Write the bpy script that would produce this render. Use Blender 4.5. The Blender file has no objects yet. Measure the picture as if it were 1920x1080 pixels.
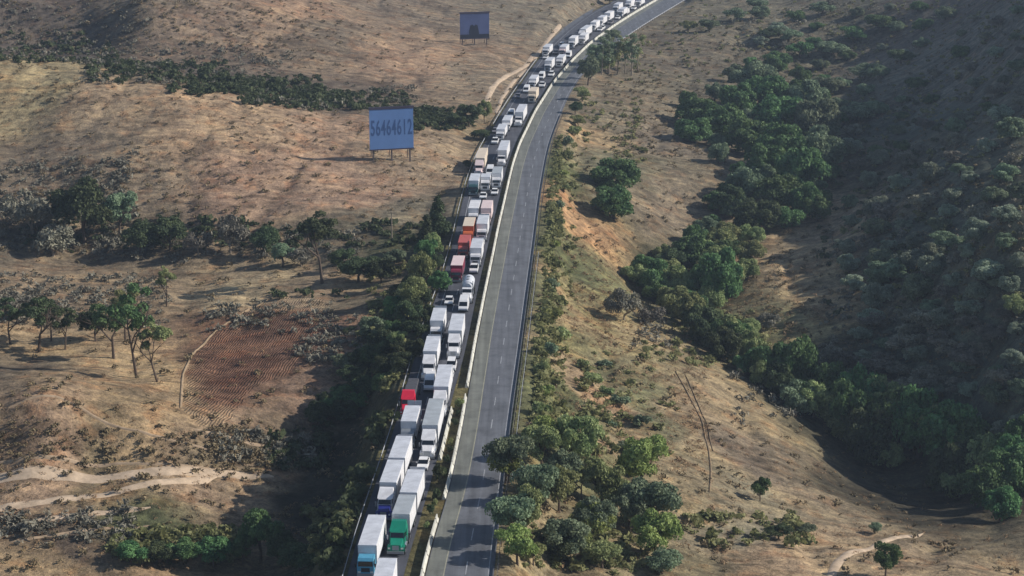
import bpy, math, random
import numpy as np
from mathutils import Vector, Matrix
random.seed(7); rng = np.random.default_rng(7)
S = bpy.context.scene
COL = S.collection
# ------------------------------------------------------------------ camera, sky, sun, exposure
FPX, TILT, HCAM = 3500.0, math.radians(15.5), 108.0
cd = bpy.data.cameras.new('camera'); cam = bpy.data.objects.new('camera', cd); COL.objects.link(cam)
cam.location = (0, 0, HCAM); cam.rotation_euler = (math.pi/2-TILT, 0, 0)
cd.sensor_width = 36; cd.lens = 36*FPX/1920; cd.clip_start = 1; cd.clip_end = 20000
S.camera = cam
S.render.resolution_x = 1920; S.render.resolution_y = 1080
SUN_EL, SUN_AZ = math.radians(31), math.radians(86)      # azimuth from north (+Y) clockwise: sun at the right, a little beyond
w = bpy.data.worlds.new('World'); S.world = w; w.use_nodes = True
nt = w.node_tree; sk = nt.nodes.new('ShaderNodeTexSky'); sk.sky_type = 'NISHITA'; sk.sun_disc = False
sk.sun_elevation = SUN_EL; sk.sun_rotation = SUN_AZ; sk.altitude = 1800; sk.dust_density = 1.5
bg = nt.nodes['Background']; bg.inputs['Strength'].default_value = 0.07
nt.links.new(sk.outputs['Color'], bg.inputs['Color'])
sd = bpy.data.lights.new('sun', 'SUN'); sd.energy = 4.2; sd.angle = math.radians(0.5); sd.color = (1.0, .93, .84)
so = bpy.data.objects.new('sun', sd); COL.objects.link(so)
sv = Vector((math.sin(SUN_AZ)*math.cos(SUN_EL), math.cos(SUN_AZ)*math.cos(SUN_EL), math.sin(SUN_EL)))
so.rotation_euler = (-sv).to_track_quat('-Z', 'Y').to_euler(); so.location = sv*800
S.view_settings.view_transform = 'Standard'; S.view_settings.look = 'None'
S.view_settings.exposure = 0.55; S.view_settings.gamma = 1.0; S.view_settings.use_curve_mapping = False
S.render.engine = 'CYCLES'
S.cycles.max_bounces = 5; S.cycles.diffuse_bounces = 2; S.cycles.transparent_max_bounces = 4

# ------------------------------------------------------------------ helpers
CT, ST = math.cos(TILT), math.sin(TILT)
def at(px, py, z=0.0):
    """world x, y where the sight line through a picture point meets height z"""
    px = np.asarray(px, float); py = np.asarray(py, float)
    a = (px-960)/FPX; b = (540-py)/FPX
    dy = CT+b*ST; dz = -ST+b*CT
    k = (z-HCAM)/dz
    return a*k, dy*k
def lin(c):
    return tuple(((v/255+.055)/1.055)**2.4 if v > 10 else v/255/12.92 for v in c)
def tag(o, label=None, cat=None, group=None, kind=None):
    if label: o['label'] = label
    if cat: o['category'] = cat
    if group: o['group'] = group
    if kind: o['kind'] = kind
    return o
def mesh_np(name, V, F, mat, smooth=False):
    V = np.asarray(V, np.float32); F = np.asarray(F, np.int32)
    me = bpy.data.meshes.new(name)
    n = F.shape[1]
    me.vertices.add(len(V)); me.vertices.foreach_set('co', V.ravel())
    me.loops.add(F.size); me.loops.foreach_set('vertex_index', F.ravel())
    me.polygons.add(len(F)); me.polygons.foreach_set('loop_start', np.arange(0, F.size, n, dtype=np.int32))
    me.polygons.foreach_set('loop_total', np.full(len(F), n, np.int32))
    me.update(calc_edges=True)
    me.polygons.foreach_set('use_smooth', np.full(len(F), smooth))
    if mat: me.materials.append(mat)
    return me
def link(name, me, parent=None):
    o = bpy.data.objects.new(name, me); COL.objects.link(o)
    if parent: o.parent = parent
    return o
# smooth value noise, vectorised
_tab = rng.random((256, 256))
def vnoise(x, y):
    xi = np.floor(x).astype(int); yi = np.floor(y).astype(int)
    fx = x-xi; fy = y-yi; fx = fx*fx*(3-2*fx); fy = fy*fy*(3-2*fy)
    a = _tab[xi & 255, yi & 255]; b = _tab[(xi+1) & 255, yi & 255]; c = _tab[xi & 255, (yi+1) & 255]; d = _tab[(xi+1) & 255, (yi+1) & 255]
    return (a*(1-fx)+b*fx)*(1-fy)+(c*(1-fx)+d*fx)*fy
def fbm(x, y, sc, o=3):
    v = 0; a = 1; t = 0
    for i in range(o):
        v = v+a*(vnoise(x/sc+17.3*i, y/sc+9.1*i)-.5); t += a; a *= .5; sc /= 2.03
    return v/t*2

# ------------------------------------------------------------------ materials
def new_mat(name):
    m = bpy.data.materials.new(name); m.use_nodes = True
    return m, m.node_tree, m.node_tree.nodes['Principled BSDF']
def nd(t, typ, **k):
    n = t.nodes.new(typ)
    for a, b in k.items():
        if a in n.inputs.keys() if isinstance(a, str) else False: n.inputs[a].default_value = b
        else: setattr(n, a, b)
    return n
def noise_node(t, scale, detail=4, rough=.6, vec=None):
    n = t.nodes.new('ShaderNodeTexNoise'); n.inputs['Scale'].default_value = scale
    n.inputs['Detail'].default_value = detail; n.inputs['Roughness'].default_value = rough
    if vec: t.links.new(vec, n.inputs['Vector'])
    return n
def ramp(t, fac, stops):
    r = t.nodes.new('ShaderNodeValToRGB'); e = r.color_ramp.elements
    while len(e) < len(stops): e.new(.5)
    for i, (p, c) in enumerate(stops):
        e[i].position = p; e[i].color = (*c, 1) if len(c) == 3 else c
    t.links.new(fac, r.inputs['Fac']); return r
def mix(t, a, b, fac, mode='MIX'):
    n = t.nodes.new('ShaderNodeMix'); n.data_type = 'RGBA'; n.blend_type = mode
    for s, v in ((6, a), (7, b), (0, fac)):
        if isinstance(v, (int, float)): n.inputs[s].default_value = v
        elif isinstance(v, tuple): n.inputs[s].default_value = (*v, 1)
        else: t.links.new(v, n.inputs[s])
    return n.outputs[2]
def simple(name, rgb, rough=.6, metal=0, var=.15, scale=1.5, bump=0, spec=.5):
    """a plain surface with procedural unevenness (dirt, wear)"""
    m, t, p = new_mat(name)
    tc = t.nodes.new('ShaderNodeTexCoord')
    n = noise_node(t, scale, 5, .65, tc.outputs['Object'])
    c = lin(rgb)
    r = ramp(t, n.outputs['Fac'], [(.3, tuple(v*(1-var) for v in c)), (.7, tuple(min(1, v*(1+var*.6)) for v in c))])
    t.links.new(r.outputs['Color'], p.inputs['Base Color'])
    p.inputs['Roughness'].default_value = rough; p.inputs['Metallic'].default_value = metal
    p.inputs['Specular IOR Level'].default_value = spec
    if bump:
        b = t.nodes.new('ShaderNodeBump'); b.inputs['Strength'].default_value = bump; b.inputs['Distance'].default_value = .05
        t.links.new(n.outputs['Fac'], b.inputs['Height']); t.links.new(b.outputs['Normal'], p.inputs['Normal'])
    return m
def foliage(name, dark, light, trans=.3):
    m, t, p = new_mat(name)
    g = t.nodes.new('ShaderNodeNewGeometry'); oi = t.nodes.new('ShaderNodeObjectInfo')
    n = noise_node(t, .35, 3, .6, g.outputs['Position'])
    r = ramp(t, n.outputs['Fac'], [(.32, lin(dark)), (.68, lin(light))])
    n2 = noise_node(t, 3.1, 2, .6, g.outputs['Position'])
    r2 = ramp(t, n2.outputs['Fac'], [(.3, (.62, .62, .62)), (.7, (1.35, 1.35, 1.3))])
    c = mix(t, r.outputs['Color'], r2.outputs['Color'], 1.0, 'MULTIPLY')
    h = t.nodes.new('ShaderNodeHueSaturation'); t.links.new(c, h.inputs['Color'])
    mr = t.nodes.new('ShaderNodeMapRange'); mr.inputs[3].default_value = .47; mr.inputs[4].default_value = .53
    t.links.new(oi.outputs['Random'], mr.inputs[0]); t.links.new(mr.outputs[0], h.inputs['Hue'])
    mv = t.nodes.new('ShaderNodeMapRange'); mv.inputs[3].default_value = .75; mv.inputs[4].default_value = 1.25
    t.links.new(oi.outputs['Random'], mv.inputs[0]); t.links.new(mv.outputs[0], h.inputs['Value'])
    t.links.new(h.outputs['Color'], p.inputs['Base Color'])
    p.inputs['Roughness'].default_value = .75; p.inputs['Specular IOR Level'].default_value = .2
    tr = t.nodes.new('ShaderNodeBsdfTranslucent'); t.links.new(h.outputs['Color'], tr.inputs['Color'])
    ms = t.nodes.new('ShaderNodeMixShader'); ms.inputs[0].default_value = trans
    t.links.new(p.outputs[0], ms.inputs[1]); t.links.new(tr.outputs[0], ms.inputs[2])
    t.links.new(ms.outputs[0], t.nodes['Material Output'].inputs['Surface'])
    return m
M = {}
M['white'] = simple('white_panel', (222, 222, 224), .55, 0, .20, .8)
M['roof_white'] = simple('trailer_roof_panel', (205, 208, 214), .5, 0, .24, .6)
M['grey_roof'] = simple('weathered_grey_roof', (168, 174, 178), .5, 0, .22, .5)
M['cream'] = simple('cream_panel', (215, 200, 180), .6, 0, .12, .6)
M['pinkish'] = simple('pinkish_white_panel', (222, 202, 200), .6, 0, .12, .6)
M['chrome'] = simple('bright_metal', (190, 195, 200), .3, .8, .1, 2)
M['silver'] = simple('silver_paint', (150, 156, 162), .35, .4, .1, 2)
M['black'] = simple('black_rubber', (28, 28, 30), .85, 0, .3, 4)
M['chassis'] = simple('dark_chassis', (48, 48, 52), .7, 0, .3, 2)
M['darkgrey'] = simple('dark_grey_tarpaulin', (74, 74, 80), .8, 0, .25, 1.2, .3)
M['green'] = simple('teal_green_paint', (22, 128, 104), .35, 0, .15, 1.5)
M['lightblue'] = simple('light_blue_paint', (88, 160, 190), .4, 0, .15, 1.5)
M['darkblue'] = simple('dark_blue_paint', (38, 46, 120), .35, 0, .15, 1.5)
M['red'] = simple('red_paint', (205, 38, 66), .4, 0, .12, 1.5)
M['salmon'] = simple('faded_red_paint', (188, 92, 84), .5, 0, .2, 1.5)
M['orange'] = simple('orange_red_paint', (205, 104, 62), .5, 0, .2, 1.5)
M['maroon'] = simple('maroon_paint', (128, 44, 66), .45, 0, .2, 1.5)
M['teal'] = simple('dark_teal_paint', (52, 88, 92), .4, 0, .2, 1.5)
M['carwhite'] = simple('white_car_paint', (228, 228, 228), .3, 0, .06, 2)
M['cargrey'] = simple('grey_car_paint', (135, 132, 136), .35, .2, .1, 2)
M['glass'] = simple('tinted_glass', (20, 26, 34), .12, 0, .2, 1, 0, .8)
M['lamp'] = simple('lamp_lens', (225, 225, 215), .2, 0, .05, 4)
M['amber'] = simple('amber_lens', (205, 110, 30), .3, 0, .05, 4)
M['concrete'] = simple('barrier_concrete', (196, 195, 184), .85, 0, .4, .35)
_m = M['concrete']; _t = _m.node_tree; _p = _t.nodes['Principled BSDF']; _g = _t.nodes.new('ShaderNodeNewGeometry')
_s = _t.nodes.new('ShaderNodeSeparateXYZ'); _t.links.new(_g.outputs['Position'], _s.inputs[0])
_d = _t.nodes.new('ShaderNodeMath'); _d.operation = 'DIVIDE'; _d.inputs[1].default_value = 6.0; _t.links.new(_s.outputs['Y'], _d.inputs[0])
_f = _t.nodes.new('ShaderNodeMath'); _f.operation = 'FRACT'; _t.links.new(_d.outputs[0], _f.inputs[0])
_l = _t.nodes.new('ShaderNodeMath'); _l.operation = 'LESS_THAN'; _l.inputs[1].default_value = .06; _t.links.new(_f.outputs[0], _l.inputs[0])
_c = mix(_t, _p.inputs['Base Color'].links[0].from_socket, (.12, .115, .10), _l.outputs[0]); _t.links.new(_c, _p.inputs['Base Color'])
M['rail'] = simple('galvanised_rail', (190, 194, 200), .45, .3, .2, .6)
M['darkrail'] = simple('weathered_dark_rail', (92, 92, 96), .6, .3, .3, .6)
M['marking'] = simple('worn_road_paint', (156, 158, 162), .8, 0, .35, .7)
M['yellow'] = simple('worn_yellow_paint', (150, 148, 130), .8, 0, .3, .7)
M['bark'] = simple('grey_brown_bark', (92, 78, 66), .9, 0, .35, 2.5)
M['palebark'] = simple('pale_bark', (150, 138, 122), .9, 0, .35, 2.5)
M['post'] = simple('steel_post', (110, 100, 98), .6, .3, .2, 1)
M['f_dense'] = foliage('dense_green_leaves', (58, 88, 58), (122, 150, 98))
M['f_olive'] = foliage('olive_green_leaves', (104, 118, 76), (170, 176, 124))
M['f_dark'] = foliage('dark_leaves', (58, 72, 52), (98, 110, 76))
M['f_yellow'] = foliage('yellow_green_leaves', (106, 120, 66), (166, 174, 108))
M['f_grey'] = foliage('grey_dry_twigs', (96, 94, 84), (150, 146, 130), .05)
M['f_bluegrey'] = foliage('grey_green_leaves', (88, 104, 84), (146, 160, 128))
M['f_pale'] = foliage('pale_grey_green_leaves', (112, 124, 108), (168, 178, 156))  # leaf colour paled to paint the haze lift on the shaded hillside
M['f_dry'] = foliage('dry_scrub_twigs', (104, 96, 72), (156, 142, 108), .05)
M['f_straw'] = foliage('straw_tufts', (134, 116, 84), (182, 158, 116), .1)

def ground_mat(name, furrows=False):
    m, t, p = new_mat(name)
    g = t.nodes.new('ShaderNodeNewGeometry'); at_ = t.nodes.new('ShaderNodeAttribute'); at_.attribute_name = 'soil'
    pos = g.outputs['Position']
    n1 = noise_node(t, .07, 6, .62, pos); n2 = noise_node(t, .45, 6, .7, pos); n3 = noise_node(t, 2.2, 4, .7, pos)
    r1 = ramp(t, n1.outputs['Fac'], [(.3, (.66, .63, .62)), (.5, (1, 1, 1)), (.7, (1.28, 1.24, 1.14))])
    r2 = ramp(t, n2.outputs['Fac'], [(.32, (.5, .51, .47)), (.47, (.92, .92, .9)), (.66, (1.42, 1.4, 1.3))])
    r3 = ramp(t, n3.outputs['Fac'], [(.34, (.66, .66, .62)), (.5, (1, 1, 1)), (.66, (1.3, 1.28, 1.22))])
    c = mix(t, at_.outputs['Color'], r1.outputs['Color'], 1.0, 'MULTIPLY')
    c = mix(t, c, r2.outputs['Color'], 1.0, 'MULTIPLY')
    c = mix(t, c, r3.outputs['Color'], 1.0, 'MULTIPLY')
    # grass bands and cattle terraces that follow the slope
    ms = t.nodes.new('ShaderNodeMapping'); ms.inputs['Scale'].default_value = (.07, .33, .33); t.links.new(pos, ms.inputs['Vector'])
    n5 = noise_node(t, 1, 6, .68, ms.outputs[0]); r5 = ramp(t, n5.outputs['Fac'], [(.34, (.6, .6, .58)), (.5, (1, 1, 1)), (.66, (1.38, 1.36, 1.26))])
    c = mix(t, c, r5.outputs['Color'], 1.0, 'MULTIPLY')
    # scattered patches of dry grass stubble and bare reddish soil
    n4 = noise_node(t, .16, 5, .7, pos)
    k = ramp(t, n4.outputs['Fac'], [(.52, (0, 0, 0)), (.62, (1, 1, 1))])
    c2 = mix(t, c, (1.04, .90, .82), 1.0, 'MULTIPLY')
    mm = t.nodes.new('ShaderNodeMix'); mm.data_type = 'RGBA'
    t.links.new(k.outputs['Color'], mm.inputs[0]); t.links.new(c, mm.inputs[6]); t.links.new(c2, mm.inputs[7])
    col = mm.outputs[2]
    b = t.nodes.new('ShaderNodeBump'); b.inputs['Strength'].default_value = .9; b.inputs['Distance'].default_value = .5
    ad = t.nodes.new('ShaderNodeMath'); ad.operation = 'ADD'
    t.links.new(n2.outputs['Fac'], ad.inputs[0])
    ml = t.nodes.new('ShaderNodeMath'); ml.operation = 'MULTIPLY'; ml.inputs[1].default_value = .35
    t.links.new(n3.outputs['Fac'], ml.inputs[0]); t.links.new(ml.outputs[0], ad.inputs[1])
    hgt = ad.outputs[0]
    if furrows:
        mp = t.nodes.new('ShaderNodeMapping'); mp.inputs['Rotation'].default_value = (0, 0, math.radians(9))
        t.links.new(pos, mp.inputs['Vector'])
        wv = t.nodes.new('ShaderNodeTexWave'); wv.bands_direction = 'X'; wv.inputs['Scale'].default_value = .6
        wv.inputs['Distortion'].default_value = 7; wv.inputs['Detail'].default_value = 3; wv.inputs['Detail Scale'].default_value = .5
        t.links.new(mp.outputs[0], wv.inputs['Vector'])
        rr = ramp(t, wv.outputs['Color'], [(.25, (.78, .77, .76)), (.75, (1.15, 1.14, 1.12))])
        nb = noise_node(t, .12, 4, .7, pos); kb = ramp(t, nb.outputs['Fac'], [(.44, (0, 0, 0)), (.64, (1, 1, 1))]); col = mix(t, col, rr.outputs['Color'], kb.outputs['Color'], 'MULTIPLY')
        a2 = t.nodes.new('ShaderNodeMath'); a2.operation = 'ADD'; t.links.new(hgt, a2.inputs[0]); wm = t.nodes.new('ShaderNodeMath'); wm.operation = 'MULTIPLY'; wm.inputs[1].default_value = .3; t.links.new(wv.outputs['Fac'], wm.inputs[0]); t.links.new(wm.outputs[0], a2.inputs[1]); hgt = a2.outputs[0]
    t.links.new(col, p.inputs['Base Color'])
    t.links.new(hgt, b.inputs['Height']); t.links.new(b.outputs['Normal'], p.inputs['Normal'])
    p.inputs['Roughness'].default_value = .95; p.inputs['Specular IOR Level'].default_value = .1
    return m
M['ground'] = ground_mat('dry_hillside_soil'); M['plough'] = ground_mat('ploughed_soil', True)
def track_mat(name, rgb):
    m, t, p = new_mat(name)
    g = t.nodes.new('ShaderNodeNewGeometry')
    n = noise_node(t, .5, 6, .7, g.outputs['Position']); c = lin(rgb)
    r = ramp(t, n.outputs['Fac'], [(.3, tuple(v*.55 for v in c)), (.7, tuple(v*1.15 for v in c))])
    t.links.new(r.outputs['Color'], p.inputs['Base Color']); p.inputs['Roughness'].default_value = .95
    return m
M['track'] = track_mat('pale_dirt', (196, 174, 148)); M['track2'] = track_mat('brown_dirt', (170, 148, 122)); M['rut'] = track_mat('dark_rut_soil', (128, 110, 86)); M['track3'] = track_mat('trodden_soil', (158, 136, 108))
def asphalt(name, rgb):
    m, t, p = new_mat(name)
    g = t.nodes.new('ShaderNodeNewGeometry')
    mp = t.nodes.new('ShaderNodeMapping'); mp.inputs['Scale'].default_value = (.9, .03, 1); t.links.new(g.outputs['Position'], mp.inputs['Vector'])
    n = noise_node(t, 1, 5, .6, mp.outputs[0]); n2 = noise_node(t, .25, 6, .7, g.outputs['Position']); c = lin(rgb)
    r = ramp(t, n.outputs['Fac'], [(.32, tuple(v*.74 for v in c)), (.68, tuple(v*1.2 for v in c))])
    r2 = ramp(t, n2.outputs['Fac'], [(.32, (.7, .7, .7)), (.5, (1, 1, 1)), (.68, (1.2, 1.2, 1.18))])
    cc = mix(t, r.outputs['Color'], r2.outputs['Color'], 1.0, 'MULTIPLY')
    t.links.new(cc, p.inputs['Base Color']); p.inputs['Roughness'].default_value = .8
    p.inputs['Specular IOR Level'].default_value = .3
    return m
M['asphalt'] = asphalt('worn_asphalt', (100, 103, 109)); M['asphalt_dark'] = asphalt('dark_asphalt', (78, 80, 88))
M['shoulder'] = asphalt('dusty_shoulder', (112, 114, 108))

# ------------------------------------------------------------------ road lines (smooth curves x(Y))
def curve(pts, sig=14.0):
    a = np.array(pts, float); x, y = at(a[:, 0], a[:, 1]); o = np.argsort(y); x, y = x[o], y[o]
    y0, y1 = y[0], y[-1]
    s0 = (x[2]-x[0])/(y[2]-y[0]); s1 = (x[-1]-x[-4])/(y[-1]-y[-4])
    YY = np.arange(-200, 3000, 1.0)
    XX = np.interp(YY, y, x); XX = np.where(YY < y0, x[0]+s0*.5*(YY-y0), XX); XX = np.where(YY > y1, x[-1]+s1*(YY-y1), XX)
    k = np.exp(-.5*(np.arange(-60, 61)/sig)**2); k /= k.sum()
    XX = np.convolve(np.pad(XX, 60, mode='reflect', reflect_type='odd'), k, mode='valid')
    return lambda Y: np.interp(Y, YY, XX)
c_left = curve([(650,1080),(676,985),(718,870),(744,790),(762,725),(782,650),(802,600),(822,545),(838,500),(853,440),(866,380),(880,330),(896,290),(916,255),(945,205),(975,160),(1003,120),(1033,82),(1070,50),(1110,22),(1150,2)])
c_med = curve([(790,1080),(805,1016),(822,965),(839,913),(852,848),(866,783),(873,735),(882,690),(890,640),(900,592),(909,545),(921,490),(934,425),(948,365),(960,312),(974,270),(989,240),(1004,208),(1016,190),(1037,156),(1075,112),(1106,82),(1150,50),(1186,27),(1232,0)], 8)
c_right = curve([(924,1080),(934,1000),(946,900),(957,800),(966,735),(978,649),(987,575),(1000,480),(1013,370),(1024,305),(1031,270),(1045,232),(1066,180),(1090,142),(1124,105),(1165,75),(1215,42),(1285,0)])
c_trail = curve([(755,1080),(775,1016),(797,940),(815,880),(832,810),(843,765),(856,715),(866,685),(877,635),(886,592),(895,545),(908,490),(923,425),(938,365),(951,312),(966,270),(981,240),(996,208),(1009,190),(1030,156),(1068,112),(1099,82),(1143,50),(1179,27),(1225,0)], 8)
def tangent(Y): return math.atan((c_med(Y+8)-c_med(Y-8))/16)

# ------------------------------------------------------------------ terrain height
ctrl_px = [ # px, py, z of ground seen there
 (0,1079,-13),(150,1060,-13),(300,1050,-14),(450,1060,-16),(560,1060,-15),(620,1050,-12),(0,960,-10),(200,940,-10.5),(400,930,-12),(520,910,-14),(600,930,-16),
 (560,980,-16),(640,1000,-8),(660,930,-13),(640,860,-15),(700,820,-9),(0,870,-8),(200,865,-10),(400,860,-10.5),(520,850,-12),(600,800,-11),(680,740,-8),(0,760,0),(100,745,2),(250,770,-2),(350,790,-6),(480,790,-9),
 (0,670,-6),(120,690,-4),(280,700,-5),(400,700,-7),(550,700,-7),(650,660,-6),(720,620,-4),(0,560,-6),(200,560,-7),(400,560,-6),(600,560,-6),(740,560,-4),
 (0,470,-6),(200,470,-8),(400,480,-8),(600,505,-7),(750,500,-4),(800,440,-3),(0,400,-2),(200,380,-1),(400,400,-2),(600,410,-2),(760,400,-2),
 (0,250,9),(200,260,9),(400,290,7),(600,300,4),(740,304,3),(830,330,0),(0,115,22),(150,145,20),(300,172,17),(450,190,14),(600,215,9),(750,238,5),(850,262,1),
 (0,60,14),(200,80,12),(400,100,10),(500,110,9),(650,140,5),(800,160,3),(900,180,0),(0,3,24),(250,3,26),(500,3,22),(650,30,14),(780,50,8),(890,86,4),(960,60,4),(1000,80,1),(800,4,12),(1000,10,6),
 (1010,800,-2),(1010,1000,-4),(980,900,-3),(1060,900,-5),(1150,900,-8),(1150,1020,-8),(1250,1000,-11),(1250,900,-10),(1040,700,-3),(1100,800,-6),(1150,700,-9),(1200,800,-10),(1300,850,-12),(1300,760,-13),(1400,820,-15),
 (1250,660,-14),(1380,700,-19),(1420,760,-20),(1500,800,-25),(1560,860,-26),(1700,960,-25),(1400,900,-15),(1500,960,-17),(1400,1040,-12),(1600,1040,-14),(1750,1060,-14),(1900,1070,-18),
 (1060,600,-3),(1100,560,-8),(1160,620,-12),(1200,560,-20),(1260,580,-24),(1080,450,-4),(1120,420,-8),(1180,480,-14),(1240,500,-20),(1060,330,-2),(1120,300,-4),(1180,380,-9),(1230,400,-12),(1280,430,-18),
 (1330,560,-22),(1400,600,-19),(1450,640,-20),(1520,700,-22),(1640,780,-27),(1760,850,-28),(1850,920,-28),(1400,520,-18),(1480,480,-18),(1560,440,-18),(1500,560,-17),(1560,620,-17),(1580,540,-17),(1350,470,-20),(1420,440,-19),
 (1100,200,-2),(1180,220,-4),(1260,290,-8),(1340,350,-12),(1340,250,-10),(1450,280,-12),(1150,150,-1),(1230,150,-3),(1320,180,-6),(1230,60,-1),(1300,80,-1),(1400,80,-2),(1500,60,1),(1350,10,2),(1500,5,5),
 (1550,250,-14),(1560,150,-10),(1600,360,-15),(1650,100,-4),(1650,250,-10),
 (1700,700,-19),(1650,600,-15),(1750,600,-11),(1850,700,-14),(1900,620,0),(1650,500,-12),(1750,480,-4),(1850,450,8),(1900,380,16),(1680,350,-6),(1780,300,4),(1880,250,16),(1760,180,2),(1880,120,16),(1700,10,12),(1880,10,26),(1840,800,-20),(1910,840,-18)]
cp = np.array(ctrl_px, float); cxx, cyy = at(cp[:, 0], cp[:, 1], cp[:, 2])
far = [(150,420,12),(160,500,22),(185,600,48),(220,700,52),(260,820,50),(130,345,0),(140,380,4),(118,250,-14),(130,300,-6),(170,250,0),(200,380,30),(260,500,90),(330,700,95),(400,1000,80),
 (60,200,-14),(0,180,-3),(-60,200,-14),(-120,250,-10),(-150,350,5),(-170,450,2),(-220,550,28),(-260,700,30),(-350,900,50),(-300,400,10),(0,1100,15),(150,1150,10),(-150,1000,40),(300,1200,40),(0,1500,60),(-500,1500,120),(500,1500,120),
 (-600,600,60),(600,600,120),(-400,100,0),(400,100,20),(0,0,-10),(0,2500,150),(-1500,2500,250),(1500,2500,250),(-1500,500,100),(1500,500,150),(0,-500,-10),(-1200,-400,20),(1200,-400,40)]
fa = np.array(far, float)
CX = np.r_[cxx, fa[:, 0]]; CY = np.r_[cyy, fa[:, 1]]; CZ = np.r_[cp[:, 2], fa[:, 2]]
def phi(r2): return np.sqrt(r2+64.0)
_A = phi((CX[:, None]-CX)**2+(CY[:, None]-CY)**2)
_m = CZ.mean(); _W = np.linalg.solve(_A-np.eye(len(CX))*2.0, CZ-_m)
def sstep(t): t = np.clip(t, 0, 1); return t*t*(3-2*t)
def height(x, y):
    x = np.asarray(x, float); y = np.asarray(y, float); sh = x.shape; x = x.ravel(); y = y.ravel()
    z = np.empty(len(x))
    for i in range(0, len(x), 20000):
        s = slice(i, i+20000)
        z[s] = phi((x[s, None]-CX)**2+(y[s, None]-CY)**2)@_W+_m
    n = fbm(x, y, 38, 3)*1.5+fbm(x+91, y+31, 9, 3)*.55+fbm(x+5, y+77, 2.2, 2)*.16
    z = z+n
    # low gullies scratched down the slopes
    gl = np.abs(fbm(x*1.0+200, y*.55+60, 26, 2)); z = z-.8*np.exp(-(gl/.14)**2)
    l = c_left(y)-1.6; r = c_right(y)+1.4
    dl = l-x; dr = x-r
    t = np.where(dl > 0, sstep(dl/9.0), np.where(dr > 0, sstep(dr/8.0), 0))
    z = t*z+(1-t)*(-.14)
    return z.reshape(sh)
def ground_at(px, py):
    """where the sight line through a picture point meets the terrain"""
    zs = np.linspace(70, -34, 240); x, y = at(px, py, zs)
    h = height(x, y); k = np.argmax(zs < h)
    if k == 0: k = len(zs)-1
    a = (zs[k-1]-h[k-1]); b = (h[k]-zs[k]); f = a/(a+b) if a+b > 1e-6 else 1
    z = zs[k-1]+(zs[k]-zs[k-1])*f; X, Y = at(px, py, z)
    return float(X), float(Y), float(height(X, Y))

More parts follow.
